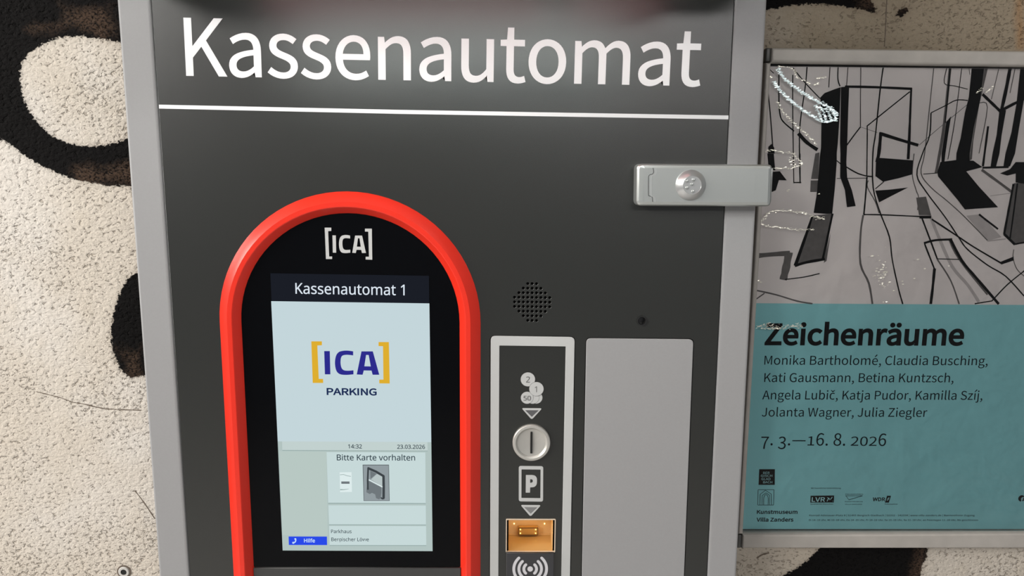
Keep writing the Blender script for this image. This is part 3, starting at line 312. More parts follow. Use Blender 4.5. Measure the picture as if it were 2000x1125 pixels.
def rrect(a, b, r, n=6):
    """rounded rectangle between opposite corners (x, z)"""
    x0, x1 = sorted((a[0], b[0])); y0, y1 = sorted((a[1], b[1])); out = []
    for cx, cy, s in ((x1 - r, y1 - r, 0), (x0 + r, y1 - r, 90), (x0 + r, y0 + r, 180), (x1 - r, y0 + r, 270)):
        for i in range(n + 1):
            t = math.radians(s + 90 * i / n); out.append((cx + r * math.cos(t), cy + r * math.sin(t)))
    return out
def round_poly(pts, r, n=5):
    """polygon with rounded corners"""
    out = []; k = len(pts)
    for i in range(k):
        p = Vector(pts[i]); a = Vector(pts[i - 1]) - p; b = Vector(pts[(i + 1) % k]) - p
        ra = min(r, a.length * 0.45, b.length * 0.45)
        s = p + a.normalized() * ra; e = p + b.normalized() * ra
        for j in range(n + 1):
            t = j / n; q = s * (1 - t) ** 2 + p * 2 * t * (1 - t) + e * t * t; out.append((q.x, q.y))
    return out
def quad(px, Y=0.0, r=0.0):
    q = ats(px, Y)
    return round_poly(q, r) if r else q
def circ(c, r, n=48): return [(c[0] + r * math.cos(2 * math.pi * i / n), c[1] + r * math.sin(2 * math.pi * i / n)) for i in range(n)]
def stroke(pts, w, taper=None, jitter=0.0):
    """outline of a brush line of width w along points (x, z)"""
    P = [Vector(p) for p in pts]; L, R = [], []
    for i, p in enumerate(P):
        d = (P[min(i + 1, len(P) - 1)] - P[max(i - 1, 0)])
        d = d.normalized() if d.length else Vector((1, 0)); nrm = Vector((-d.y, d.x))
        ww = w if taper is None else w * (taper[0] + (taper[1] - taper[0]) * i / max(1, len(P) - 1))
        if jitter: ww *= 1 + random.uniform(-jitter, jitter)
        k = 1.0
        if 0 < i < len(P) - 1:
            d1 = (P[i] - P[i - 1]).normalized(); d2 = (P[i + 1] - P[i]).normalized()
            k = min(1.6, 1 / max(0.4, math.sqrt(max(0.0, (1 + d1.dot(d2)) / 2))))
        L.append(p + nrm * ww / 2 * k); R.append(p - nrm * ww / 2 * k)
    return [(v.x, v.y) for v in L + R[::-1]]
def bez(pts, n=6):
    """smooth line through points (Catmull-Rom)"""
    P = [Vector(p) for p in pts]; out = []
    for i in range(len(P) - 1):
        a, b, c, d = P[max(i - 1, 0)], P[i], P[i + 1], P[min(i + 2, len(P) - 1)]
        for j in range(n):
            t = j / n
            out.append(tuple(0.5 * ((2 * b) + (c - a) * t + (2 * a - 5 * b + 4 * c - d) * t * t + (3 * b - a - 3 * c + d) * t ** 3)))
    out.append(tuple(P[-1])); return out
def box_bm(bm, x0, x1, y0, y1, z0, z1, mi=0):
    vs = [bm.verts.new((x, y, z)) for x in (x0, x1) for y in (y0, y1) for z in (z0, z1)]
    for idx in ((0, 1, 3, 2), (4, 6, 7, 5), (0, 4, 5, 1), (2, 3, 7, 6), (0, 2, 6, 4), (1, 5, 7, 3)):
        f = bm.faces.new([vs[i] for i in idx]); f.material_index = mi
    return vs
def box(name, x0, x1, y0, y1, z0, z1, m, parent=None, bevel=0.0, label=None, seg=3):
    bm = bmesh.new(); box_bm(bm, x0, x1, y0, y1, z0, z1)
    bmesh.ops.recalc_face_normals(bm, faces=bm.faces)
    if bevel: bmesh.ops.bevel(bm, geom=bm.edges[:], offset=bevel, segments=seg, profile=0.5, affect='EDGES')
    me = bpy.data.meshes.new(name); bm.to_mesh(me); bm.free()
    return link(name, me, m, parent, label, smooth=40 if bevel else None)
def lathe(name, c, prof, m, parent=None, n=64, label=None, smooth=35):
    """turn a profile (radius, y) about the axis through c = (x, z) along y"""
    bm = bmesh.new(); rings = []
    for r, y in prof:
        if r < 1e-7: rings.append([bm.verts.new((c[0], y, c[1]))])
        else: rings.append([bm.verts.new((c[0] + r * math.cos(2 * math.pi * i / n), y, c[1] + r * math.sin(2 * math.pi * i / n))) for i in range(n)])
    for a, b in zip(rings, rings[1:]):
        for i in range(n):
            j = (i + 1) % n
            if len(a) == 1 and len(b) > 1: bm.faces.new((a[0], b[i], b[j]))
            elif len(b) == 1 and len(a) > 1: bm.faces.new((a[i], a[j], b[0]))
            elif len(a) > 1: bm.faces.new((a[i], a[j], b[j], b[i]))
    bmesh.ops.recalc_face_normals(bm, faces=bm.faces)
    me = bpy.data.meshes.new(name); bm.to_mesh(me); bm.free()
    return link(name, me, m, parent, label, smooth=smooth)
def sweep(name, path, prof, m, parent=None, smooth=30, label=None):
    """profile (outward offset, y) carried round a closed path of (x, z, nx, nz)"""
    bm = bmesh.new(); rows = [[bm.verts.new((x + nx * o, y, z + nz * o)) for o, y in prof] for x, z, nx, nz in path]
    k = len(rows)
    for i in range(k):
        a, b = rows[i], rows[(i + 1) % k]
        for j in range(len(prof) - 1): bm.faces.new((a[j], a[j + 1], b[j + 1], b[j]))
    bmesh.ops.recalc_face_normals(bm, faces=bm.faces)
    me = bpy.data.meshes.new(name); bm.to_mesh(me); bm.free()
    return link(name, me, m, parent, label, smooth=smooth)

# ------------------------------------------------------------------ the wall with its plaster and spray paint
WY = 0.055                                             # the plaster face behind the machine front
def seg_dist(P, poly):
    """signed distance of points P to a closed polygon (inside > 0)"""
    A = np.array(poly, float); B = np.roll(A, -1, 0); best = np.full(len(P), 9e9); ins = np.zeros(len(P), bool)
    for a, b in zip(A, B):
        d = b - a; t = np.clip(((P - a) @ d) / max(d @ d, 1e-12), 0, 1)
        best = np.minimum(best, np.hypot(*(P - (a + t[:, None] * d)).T))
        c = (a[1] > P[:, 1]) != (b[1] > P[:, 1])
        with np.errstate(divide='ignore', invalid='ignore'):
            ins ^= c & (P[:, 0] < (b[0] - a[0]) * (P[:, 1] - a[1]) / (b[1] - a[1]) + a[0])
    return np.where(ins, best, -best)
za = z1(0, 0, 2.812); zb = z1(0, 350, 2.812); zc = z1(1460, 0, 3.6296); zd = z1(1460, 300, 3.6296); ze = z1(1430, 880, 3.509); zt = z1(1430, 580, 3.509)
paint_out = ats([(-90, -90), (340, -90), (340, 368), (250, 364), (205, 361), (150, 352), (110, 338), (75, 321), (40, 299), (10, 272), (-12, 254), (-90, 190)], WY)
paint_hole = ats(za([(107, 430), (112, 380), (130, 330), (170, 283), (240, 238), (330, 207), (430, 198), (540, 212), (650, 232), (820, 270), (820, 730), (695, 762), (640, 785), (560, 800), (460, 802), (390, 792), (330, 767), (270, 735), (220, 690), (180, 640), (145, 580), (120, 510)]), WY)
paint_blob = ats(zb([(900, 470), (755, 512), (700, 547), (665, 610), (635, 690), (615, 770), (608, 850), (615, 930), (638, 1000), (672, 1060), (725, 1095), (790, 1080), (950, 1000)]), WY)
paint_top = ats(zc([(40, -80), (40, 78), (150, 68), (250, 48), (380, 33), (500, 28), (620, 38), (720, 52), (830, 72), (900, 95), (940, 88), (890, 40), (850, -80)]), WY)
paint_low = ats(ze([(180, 950), (250, 905), (340, 858), (430, 815), (520, 750), (580, 690), (640, 640), (1340, 640), (1335, 720), (1300, 800), (1270, 1000), (1200, 1300), (1000, 1600), (200, 1700), (60, 1300)]), WY)
thin_zones = [ats(za([(150, 150), (300, 110), (330, 20), (640, 20), (645, 215), (480, 175), (300, 180)]), WY),
              ats(za([(375, 930), (520, 905), (720, 870), (800, 870), (800, 1040), (600, 1040), (450, 1010)]), WY),
              ats(zb([(640, 930), (800, 900), (800, 1120), (700, 1110)]), WY),
              ats(zc([(740, -40), (990, -40), (1000, 60), (960, 110), (900, 110), (800, 60)]), WY),
              ats(ze([(1270, 650), (1360, 650), (1350, 730), (1290, 850), (1290, 1000), (1180, 1000), (1240, 800)]), WY)]
smear = ats(zc([(1040, 120), (1055, 60), (1110, 35), (1165, 45), (1140, 95), (1085, 135)]), WY)
rust = ats(zc([(1905, -60), (1945, -60), (1950, 200), (1940, 335), (1915, 335), (1920, 150)]), WY)
def build_wall():
    def axis(lo, f0, f1, hi, fine, coarse):
        return np.concatenate([np.linspace(lo, f0, coarse)[:-1], np.arange(f0, f1, fine), np.linspace(f1, hi, coarse)])
    xs = axis(-2.2, -0.42, 0.56, 2.4, 0.003, 8); zs = axis(0.0, 1.0, 1.66, 2.7, 0.003, 8)
    X, Z = np.meshgrid(xs, zs); P = np.stack([X.ravel(), Z.ravel()], 1)
    d = np.minimum(seg_dist(P, paint_out), -seg_dist(P, paint_hole))
    for q in (paint_blob, paint_top, paint_low): d = np.maximum(d, seg_dist(P, q))
    t = np.full(len(P), -1.0)
    for q in thin_zones: t = np.maximum(t, seg_dist(P, q))
    t = np.maximum(t, seg_dist(P, smear)); d = np.maximum(d, seg_dist(P, smear) - 0.0015)
    ru = seg_dist(P, rust)
    co = np.stack([P[:, 0], np.full(len(P), WY), P[:, 1]], 1)
    nx, nz = len(xs), len(zs); i = np.arange(nx * nz).reshape(nz, nx)
    f = np.stack([i[:-1, :-1], i[:-1, 1:], i[1:, 1:], i[1:, :-1]], -1).reshape(-1, 4)
    me = bpy.data.meshes.new('wall_back'); me.vertices.add(len(co)); me.vertices.foreach_set('co', co.ravel())
    me.loops.add(f.size); me.loops.foreach_set('vertex_index', f.ravel())
    me.polygons.add(len(f)); me.polygons.foreach_set('loop_start', np.arange(0, f.size, 4)); me.update(calc_edges=True)
    for n, v in (('paint', d), ('thin', t), ('rust', ru)):
        a = me.attributes.new(n, 'FLOAT', 'POINT'); a.data.foreach_set('value', np.clip(v, -0.08, 0.08).astype(np.float32))
    return me
def wall_material():
    m = bpy.data.materials.new('sprayed_plaster'); m.use_nodes = True; nt = m.node_tree; b = nt.nodes['Principled BSDF']; N = nt.nodes.new; K = nt.links.new
    b.inputs['Roughness'].default_value = 0.8; b.inputs['Specular IOR Level'].default_value = 0.08
    tc = N('ShaderNodeTexCoord')
    def noise(scale, detail=3, dist=0.0, rough=0.5):
        n = N('ShaderNodeTexNoise'); n.inputs['Scale'].default_value = scale; n.inputs['Detail'].default_value = detail
        n.inputs['Distortion'].default_value = dist; n.inputs['Roughness'].default_value = rough; K(tc.outputs['Object'], n.inputs['Vector']); return n.outputs['Fac']
    def ramp(v, a, c, lo=0.0, hi=1.0):
        r = N('ShaderNodeMapRange'); r.interpolation_type = 'SMOOTHSTEP'; r.inputs['From Min'].default_value = a; r.inputs['From Max'].default_value = c
        r.inputs['To Min'].default_value = lo; r.inputs['To Max'].default_value = hi; K(v, r.inputs['Value']); return r.outputs[0]
    def math_(op, a, c):
        n = N('ShaderNodeMath'); n.operation = op
        for k, v in ((0, a), (1, c)):
            if isinstance(v, (int, float)): n.inputs[k].default_value = v
            else: K(v, n.inputs[k])
        return n.outputs[0]
    def mix(f, a, c, mode='MIX'):
        n = N('ShaderNodeMix'); n.data_type = 'RGBA'; n.blend_type = mode
        for k, v in ((0, f), (6, a), (7, c)):
            if isinstance(v, (int, float, tuple)): n.inputs[k].default_value = v
            else: K(v, n.inputs[k])
        return n.outputs[2]
    def attr(name):
        a = N('ShaderNodeAttribute'); a.attribute_name = name; return a.outputs['Fac']
    def stretched(scale, ang, k, detail=2, dist=0.0):
        mp = N('ShaderNodeMapping'); mp.inputs['Rotation'].default_value = (0, math.radians(ang), 0); mp.inputs['Scale'].default_value = (k, 1, 1); K(tc.outputs['Object'], mp.inputs['Vector'])
        n = N('ShaderNodeTexNoise'); n.inputs['Scale'].default_value = scale; n.inputs['Detail'].default_value = detail; n.inputs['Distortion'].default_value = dist; K(mp.outputs[0], n.inputs['Vector']); return n.outputs['Fac']
    mid = stretched(360, -28, 0.68, 2, 0.4); fine = stretched(620, -35, 0.75, 2, 0.4); big = noise(40, 3); wide = noise(9, 2)
    dens = ramp(noise(14, 2), 0.35, 0.65, -0.03, 0.03)
    pits = ramp(math_('ADD', mid, dens), 0.41, 0.29)                # worm-like pits of the trowelled plaster
    pits2 = ramp(math_('ADD', fine, dens), 0.38, 0.28)
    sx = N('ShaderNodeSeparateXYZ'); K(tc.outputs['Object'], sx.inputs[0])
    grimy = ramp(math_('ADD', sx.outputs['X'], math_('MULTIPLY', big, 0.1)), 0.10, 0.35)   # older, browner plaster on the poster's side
    h = math_('SUBTRACT', math_('ADD', math_('MULTIPLY', mid, 1.1), math_('MULTIPLY', big, 0.8)), math_('ADD', math_('MULTIPLY', pits, 0.8), math_('MULTIPLY', pits2, 0.3)))
    bp = N('ShaderNodeBump'); bp.inputs['Strength'].default_value = 0.9; bp.inputs['Distance'].default_value = 0.0014; K(h, bp.inputs['Height']); K(bp.outputs[0], b.inputs['Normal'])
    base = mix(ramp(wide, 0.35, 0.65), (0.62, 0.56, 0.485, 1), (0.68, 0.635, 0.58, 1))
    base = mix(ramp(big, 0.5, 0.75, 0, 0.3), base, (0.58, 0.51, 0.42, 1))
    upper = ramp(math_('ADD', sx.outputs['Z'], math_('MULTIPLY', big, 0.1)), 1.40, 1.54, 0.45, 1.0)   # shade of the upper wall painted in as deeper brown
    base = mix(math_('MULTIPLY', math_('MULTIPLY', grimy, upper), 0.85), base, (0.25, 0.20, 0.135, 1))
    base = mix(math_('MULTIPLY', math_('MAXIMUM', pits, math_('MULTIPLY', pits2, 0.7)), 0.45), base, (0.24, 0.19, 0.14, 1))   # shade of the pits put into the plaster colour
    edge = math_('ADD', attr('paint'), math_('MULTIPLY', math_('SUBTRACT', mid, 0.5), 0.006))
    edge = math_('ADD', edge, math_('MULTIPLY', math_('SUBTRACT', fine, 0.5), 0.004))
    ink = ramp(edge, -0.0007, 0.0007)
    thin = math_('MULTIPLY', ramp(math_('ADD', attr('thin'), math_('MULTIPLY', math_('SUBTRACT', big, 0.5), 0.03)), -0.004, 0.010), ramp(fine, 0.30, 0.62))
    black = mix(math_('MULTIPLY', thin, 0.55), (0.0045, 0.004, 0.004, 1), (0.12, 0.075, 0.05, 1))
    halo = ramp(edge, -0.006, 0.002, 0, 0.22)                        # overspray round the strokes
    base = mix(halo, base, (0.12, 0.085, 0.06, 1))
    rst = math_('MULTIPLY', ramp(math_('ADD', attr('rust'), math_('MULTIPLY', math_('SUBTRACT', big, 0.5), 0.01)), -0.006, 0.004), 0.6)
    base = mix(rst, base, (0.36, 0.17, 0.05, 1))
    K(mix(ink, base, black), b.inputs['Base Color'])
    return m
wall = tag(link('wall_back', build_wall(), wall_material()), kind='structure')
def strip(name, pts, w, Y, m, parent): return plate(name, [stroke(bez(pts, 5), w, jitter=0.5)], Y, 0.0003, m, parent)
crack = mat('crack_shade_dirt', (0.14, 0.11, 0.085, 1), 0.9)
strip('crack', ats(z1(0, 725, 2.812)([(200, 112), (330, 145), (400, 170), (460, 180), (560, 203), (640, 210), (775, 214)]), WY), 0.0008, WY - 0.0002, crack, wall)
strip('crack', ats(z1(0, 725, 2.812)([(740, 655), (790, 720), (850, 810)]), WY), 0.0009, WY - 0.0002, crack, wall)
strip('crack', ats(zc([(990, -50), (983, 80), (978, 200), (970, 330)]), WY), 0.0008, WY - 0.0002, crack, wall)
strip('crack', ats(ze([(168, 738), (200, 716), (232, 706), (252, 700)]), WY), 0.0013, WY - 0.0002, crack, wall)
def slab(name, x0, x1, y0, y1, z0, z1, m): return tag(box(name, x0, x1, y0, y1, z0, z1, m), kind='structure')
slab('floor', -2.2, 2.4, -4.0, WY, -0.1, 0.0, MT['concrete'])
slab('ceiling', -2.2, 2.4, -4.0, WY, 2.7, 2.8, MT['ceil'])

# wall plug left over in the plaster
pc = at(242.5, 1116.5, WY)
plug = thing('wall_plug', (pc[0], WY, pc[1]), 'small empty wall plug with a dark hole in the cream plaster', 'wall plug')
lathe('collar', pc, [(0.0052, WY + 0.003), (0.0052, WY - 0.0006), (0.0046, WY - 0.0012), (0.0028, WY - 0.0012), (0.0025, WY + 0.003)], MT['screw'], plug, 24)
lathe('hole', pc, [(0.0027, WY - 0.0008), (0.0, WY - 0.0008)], MT['gapblack'], plug, 24)
plate('dirt_ring', [circ(pc, 0.0066, 32), circ(pc, 0.0050, 32)], WY - 0.0004, 0.0005, crack, plug)

# ------------------------------------------------------------------ the pay machine
mc = thing('ticket_machine', (-0.045, 0.03, 0.0), 'charcoal parking pay machine with silver frame, red arched screen and large white lettering', 'pay machine')
TOPZ = 1.600
def xline(a, b):                                     # plumb line through two measured points, at a height z
    (xa, za_), (xb, zb_) = at(*a), at(*b)
    return lambda z: xa + (xb - xa) * (z - za_) / (zb_ - za_)
OL, OR = xline((228.5, 0), (311, 1125)), xline((1498, 0), (1438, 1125))
IL, IR = xline((294.0, 0), (370.0, 1125)), xline((1435.4, 0), (1381.2, 1125))
PL, PR = xline((295.7, 0), (371.6, 1125)), xline((1433.6, 0), (1379.8, 1125))
Z0 = 0.06
outer = [(OL(Z0), Z0), (OR(Z0), Z0), (OR(1.625), 1.625), (OL(1.625), 1.625)]
inner = [(IL(Z0 + .05), Z0 + .05), (IR(Z0 + .05), Z0 + .05), (IR(1.597), 1.597), (IL(1.597), 1.597)]
plate('frame', [outer, inner], -0.0005, 0.0115, MT['silver'], mc, bevel=0.0022, res=3, smooth=50, label='silver frame round the charcoal front')
box('plinth', OL(1.3) + 0.02, OR(1.3) - 0.02, 0.012, WY - 0.001, 0.0, Z0, MT['panel'], mc)

# red arched bezel: centre line data from the measured outline
xa0 = at(429.5, 640)[0]; xa1 = at(938.5, 640)[0]; xb0 = at(454.0, 1100)[0]; xb1 = at(940.0, 1100)[0]
BX = (xa0 + xa1 + xb0 + xb1) / 4; BR = ((xa1 - xa0) + (xb1 - xb0)) / 4
BZ = at(682, 373)[1] - BR; BB = 0.93                     # arch centre height, centre height of the lower end
def stadium(r, n=40):
    out = []
    for i in range(n + 1):
        t = math.pi * i / n; out.append((BX + r * math.cos(t), BZ + r * math.sin(t), math.cos(t), math.sin(t)))
    for i in range(n + 1):
        t = math.pi + math.pi * i / n; out.append((BX + r * math.cos(t), BB + r * math.sin(t), math.cos(t), math.sin(t)))
    return out
RW = 0.0187
# front panel, with real openings for screen, coin module, blank plate, loudspeaker and peep hole
coin_q = [(958.5, 656.0), (1122.6, 658.4), (1113.4, 1125.0), (957.0, 1125.0)]
blank_q = [(1145.2, 660.6), (1354.3, 662.6), (1336.0, 1125.0), (1136.4, 1125.0)]
def long_rect(q, zlow, grow=0.0, r=0.004):
    (ax, az), (bx, bz), (cx, cz), (dx, dz) = ats(q)
    xl = lambda z: ax + (dx - ax) * (z - az) / (dz - az); xr = lambda z: bx + (cx - bx) * (z - bz) / (cz - bz)
    return round_poly([(xl(zlow) - grow, zlow - grow), (xr(zlow) + grow, zlow - grow), (bx + grow, bz + grow), (ax - grow, az + grow)], r)
coin_loop, blank_loop = long_rect(coin_q, 1.00), long_rect(blank_q, 1.00)
holes = []
for j, n in enumerate((3, 5, 7, 9, 9, 9, 7, 5, 3)):
    for i in range(n):
        holes.append(at(1039.4 + (i - (n - 1) / 2) * 8.58, 590.0 + (j - 4) * 8.98 + (i - (n - 1) / 2) * 0.10))
peep = at(1253.3, 626.3)
ploop = [(PL(Z0 + .051), Z0 + .051), (PR(Z0 + .051), Z0 + .051), (PR(1.5965), 1.5965), (PL(1.5965), 1.5965)]
front = plate('front_panel', [ploop, [p[:2] for p in stadium(BR - 0.006)], long_rect(coin_q, 1.00, 0.0006, 0.0045), long_rect(blank_q, 1.00, 0.0006, 0.0045), circ(peep, 0.0034, 28)]
      + [circ(h, 0.00118, 16) for h in holes], 0.0, 0.0022, MT['panel'], mc, bevel=0.00025, res=1, label='charcoal textured front panel')
plate('speaker_grille', [circ(at(1039.4, 590), 0.019, 48)], 0.0045, 0.001, MT['gapblack'], mc, label='dark speaker cloth behind a diamond of round holes')
lathe('peephole', peep, [(0.0034, 0.003), (0.0034, 0.0002), (0.0041, -0.0006), (0.0040, -0.0012), (0.0032, -0.0012), (0.0027, -0.0002), (0.0026, 0.004), (0, 0.004)], MT['rubber'], mc, 36, label='small black sensor stud')

# lettering and the white rule
hl = text_loops('S', 'Kassenautomat', at(364.6, 147.4), at(1366.5, 167.7), at(364, 35.4)[1] - at(364, 147.4)[1], xs=0.985)
layers('lettering', [(hl, -0.00025, 0.0003, MT['white'], 0.0003), (hl, -0.00024, 0.0003, MT['white'])], mc, label='large white word on the charcoal header')
plate('dividing_line', [quad([(310.6, 204.4), (780, 214.6), (1422.8, 225.6), (1422.4, 233.2), (780, 222.4), (310.9, 212.0)])], -0.0002, 0.00025, MT['white'], mc, label='white rule under the word')

# bezel ring
bev = [(0.0, 0.0004), (-0.0012, -0.0010), (-0.0078, -0.0056), (-0.0084, -0.0060), (-0.0120, -0.0060), (-0.0126, -0.0056), (-0.0172, 0.0004), (-0.0180, 0.0015)]
bz_ = sweep('screen_bezel', stadium(BR), bev, MT['red'], mc, smooth=18, label='red arched surround')
gl_r = BR - 0.0176
zg = at(700, 1107.4)[1]
gl = [p[:2] for p in stadium(gl_r) if True][:41]
plate('screen_glass', [gl + [(BX - gl_r, zg), (BX + gl_r, zg)]], 0.0008, 0.002, MT['glass'], mc, label='black glass with rounded top')
low = [p[:2] for p in stadium(gl_r)][41:]
plate('lower_plate', [[(BX + gl_r, zg - 0.0007), (BX - gl_r, zg - 0.0007)] + low], -0.0006, 0.003, mat('grey_powder_coat', (0.05, 0.05, 0.05, 1), 0.4, 0, 0.5), mc, bevel=0.0004, label='charcoal plate below the glass')

# logo on the glass and on the screen page
def logo(tr):
    I = [(833, 163), (872, 163), (876, 325), (838, 325)]
    Cc = bez([(1035, 165), (1000, 160), (965, 161), (935, 170), (916, 195), (908, 240), (913, 285), (926, 312), (950, 326), (990, 329), (1037, 325)], 5) + \
         bez([(1037, 297), (1000, 300), (972, 297), (956, 284), (949, 262), (947, 235), (951, 208), (962, 194), (985, 189), (1010, 190), (1035, 193)], 5)
    Aa = [(1093, 165), (1172, 165), (1217, 328), (1171, 328), (1163, 299), (1109, 298), (1101, 328), (1060, 326)]
    Ah = [(1125, 190), (1143, 190), (1158, 270), (1113, 269)]
    return [tr(I), tr(Cc), tr(Aa), tr(Ah)]
GY = 0.0006
k4 = z1(400, 350, 3.571); k5 = z1(400, 640, 3.571); k6 = z1(400, 850, 3.571); k7 = z1(620, 860, 4.892)
def small_tr(pts):                                       # the page logo's letters brought to the glass logo's size
    return ats(k4([(890 + (x - 833) * (1124 - 890) / (1217 - 833), 391 + (y - 162) * (514 - 391) / (327 - 162)) for x, y in pts]), GY)
gb = [ats(k4([(836, 338), (882, 338), (882, 361), (860, 362), (867, 539), (888, 539), (888, 557), (845, 557)]), GY),
      ats(k4([(1117, 345), (1165, 345), (1168, 562), (1122, 560), (1122, 541), (1145, 541), (1140, 366), (1117, 365)]), GY)]
plate('glass_logo', gb + logo(small_tr), 0.0006, 0.0002, MT['pale'], mc, label='pale grey letters in square brackets')

# display: a lit screen with its page
SY = 0.0006
def E(n, r, g, b): return emission(n, C3(r, g, b))
EM = dict(head=E('screen_navy', 27, 30, 38), page=E('screen_page', 196, 214, 219), bar=E('screen_bar', 194, 209, 207), bed=E('screen_bed', 178, 195, 192), side=E('screen_side', 184, 200, 195),
          box=E('screen_box', 199, 217, 217), text=E('screen_text', 44, 60, 70), headtext=E('screen_head_text', 222, 232, 242), line=E('screen_line', 150, 170, 168), blue=E('screen_blue', 42, 74, 232), bluetext=E('screen_blue_text', 200, 225, 250),
          navy=E('screen_logo_navy', 45, 44, 140), yellow=E('screen_logo_yellow', 222, 174, 48), dark=E('screen_parking', 28, 44, 84), pic=E('screen_picture_grey', 146, 156, 160), picd=E('screen_picture_dark', 62, 68, 72), picm=E('screen_picture_mid', 112, 120, 124), picl=E('screen_picture_light', 184, 196, 196), white=E('screen_ticket', 222, 236, 236))
def sq(pts, Y=SY): return ats(pts, Y)
disp = plate('display', [sq([(528.0, 533.8), (837.6, 538.8), (844.9, 1076.3), (552.2, 1075.0)])], SY, 0.0002, EM['head'], mc, label='lit portrait screen')
T = 0.00008
plate('page', [sq([(529.7, 588.2), (838.6, 592.6), (842.4, 866.0), (542.6, 864.4)])], SY - T, T, EM['page'], disp, label='pale blue upper page')
plate('lower_page', [sq([(542.5, 862), (842.4, 863.5), (844.9, 1076.3), (552.2, 1075.0)])], SY - 1.5 * T, T, EM['bed'], disp, label='grey green lower page')
plate('title_text', text_loops('N', 'Kassenautomat 1', at(577.4, 573.5, SY), at(790.2, 576.7, SY), 0.0087), SY - 2 * T, T, EM['headtext'], disp, offset=0.00006, label='white title on the dark strip')
br = [sq(k5([(743, 95), (817, 95), (817, 122), (785, 124), (795, 357), (825, 357), (826, 385), (753, 385)])), sq(k5([(1212, 100), (1284, 100), (1290, 389), (1217, 388), (1217, 362), (1246, 362), (1243, 129), (1212, 128)]))]
layers('page_logo', [(br, SY - 2 * T, T, EM['yellow']), (logo(lambda p: sq(k5(p))), SY - 2 * T, T, EM['navy']),
       (text_loops('S', 'PARKING', at(638.8, 770.8, SY), at(735.2, 771.8, SY), 0.0055, xs=1.38), SY - 2 * T, T, EM['dark'], 0.00026)], disp, label='navy letters in yellow brackets')
layers('status_bar', [([sq([(551.0, 862.0), (835.0, 863.2), (835.3, 880.2), (551.6, 879.0)])], SY - 2 * T, T, EM['bar']), ([sq([(551.6, 878.8), (835.3, 880.0), (835.3, 881.3), (551.6, 880.2)])], SY - 2 * T, T, EM['line']),
       (text_loops('N', '14:32', at(680.2, 875.4, SY), at(706.9, 875.6, SY), 0.0034), SY - 3 * T, T, EM['text'], 0.00006), (text_loops('N', '23.03.2026', at(776.0, 876.2, SY), at(829.9, 876.4, SY), 0.0034), SY - 3 * T, T, EM['text'], 0.00006)], disp)
plate('side_field', [sq([(546, 881), (638, 882), (640, 1046), (551, 1045)])], SY - 2 * T, T, EM['side'], disp)
mb = [([sq([(638, 882.8), (830.7, 883.6), (831.4, 982.4), (641.2, 981.8)])], SY - 2 * T, T, EM['box']), ([sq([(641.2, 981.8), (831.4, 982.4), (831.4, 984), (641.2, 983.4)])], SY - 2 * T, T, EM['line']),
      (text_loops('N', 'Bitte Karte vorhalten', at(658.2, 898.8, SY), at(810.7, 899.2, SY), 0.0050), SY - 3 * T, T, EM['text'], 0.00006)]
layers('message_box', mb, disp, label='pale box asking for the card')
layers('picture', [([sq(k7([(433, 232), (683, 232), (690, 578), (442, 578)]))], SY - 3 * T, T, EM['picd']), ([sq(k7([(438, 237), (679, 237), (686, 574), (446, 574)]))], SY - 4 * T, T, EM['pic']),
       ([sq(k7([(478, 380), (612, 447), (612, 500), (604, 548), (590, 562), (560, 550), (553, 515), (522, 500), (500, 512), (468, 494)]))], SY - 5 * T, T, EM['picm']),
       ([sq(k7([(505, 288), (565, 318), (508, 368)]))], SY - 5 * T, T, EM['picm']), ([sq(k7([(512, 372), (570, 320), (620, 345), (620, 440)]))], SY - 5 * T, T, EM['picl']),
       ([stroke(sq(k7([(483, 470), (481, 380), (486, 258)])), 0.0015)], SY - 6 * T, T, EM['picd']), ([stroke(sq(k7([(480, 262), (560, 297), (636, 342)])), 0.0020)], SY - 6.2 * T, T, EM['picd']),
       ([stroke(sq(k7([(632, 336), (634, 440), (633, 552)])), 0.0021)], SY - 6.4 * T, T, EM['picd']), ([stroke(sq(k7([(640, 553), (622, 556), (606, 545)])), 0.0012)], SY - 6.6 * T, T, EM['picd']),
       ([stroke(sq(k7([(492, 374), (622, 444)])), 0.0009)], SY - 7 * T, T, EM['white'])], disp, label='grey drawing of a holder with a card in it')
layers('ticket_icon', [([sq(k7([(213, 305), (326, 303), (330, 492), (217, 494)]))], SY - 3 * T, T, EM['white']), ([sq(k7([(228, 392), (307, 392), (308, 414), (229, 414)]))], SY - 4 * T, T, EM['picm']),
       ([stroke(sq(k7([(216, 328), (250, 325), (285, 338), (320, 343)])), 0.00045), stroke(sq(k7([(218, 470), (255, 470), (300, 463)])), 0.0008, (1.2, 0.3))], SY - 4 * T, T, EM['line'])], disp, label='small white ticket with a grey bar')
layers('empty_box', [([sq([(641.4, 986.7), (831.6, 987.3), (831.9, 1024.4), (642.8, 1024.0)])], SY - 2 * T, T, EM['box']), ([sq([(642.8, 1024.0), (831.9, 1024.4), (831.9, 1025.8), (642.8, 1025.4)])], SY - 2 * T, T, EM['line'])], disp)
layers('address_box', [([sq([(643, 1027), (832.2, 1027.4), (832.6, 1064.6), (643.8, 1064.4)])], SY - 2 * T, T, EM['box']), ([sq([(643.8, 1064.4), (832.6, 1064.6), (832.6, 1066), (643.8, 1065.8)])], SY - 2 * T, T, EM['line']),
       (text_loops('N', 'Parkhaus', at(646.8, 1041.0, SY), at(686.8, 1041.1, SY), 0.0031), SY - 3 * T, T, EM['text'], 0.00002), (text_loops('N', 'Bergischer L\u00f6we', at(647.3, 1056.5, SY), at(720.4, 1056.7, SY), 0.0031), SY - 3 * T, T, EM['text'], 0.00002)], disp)
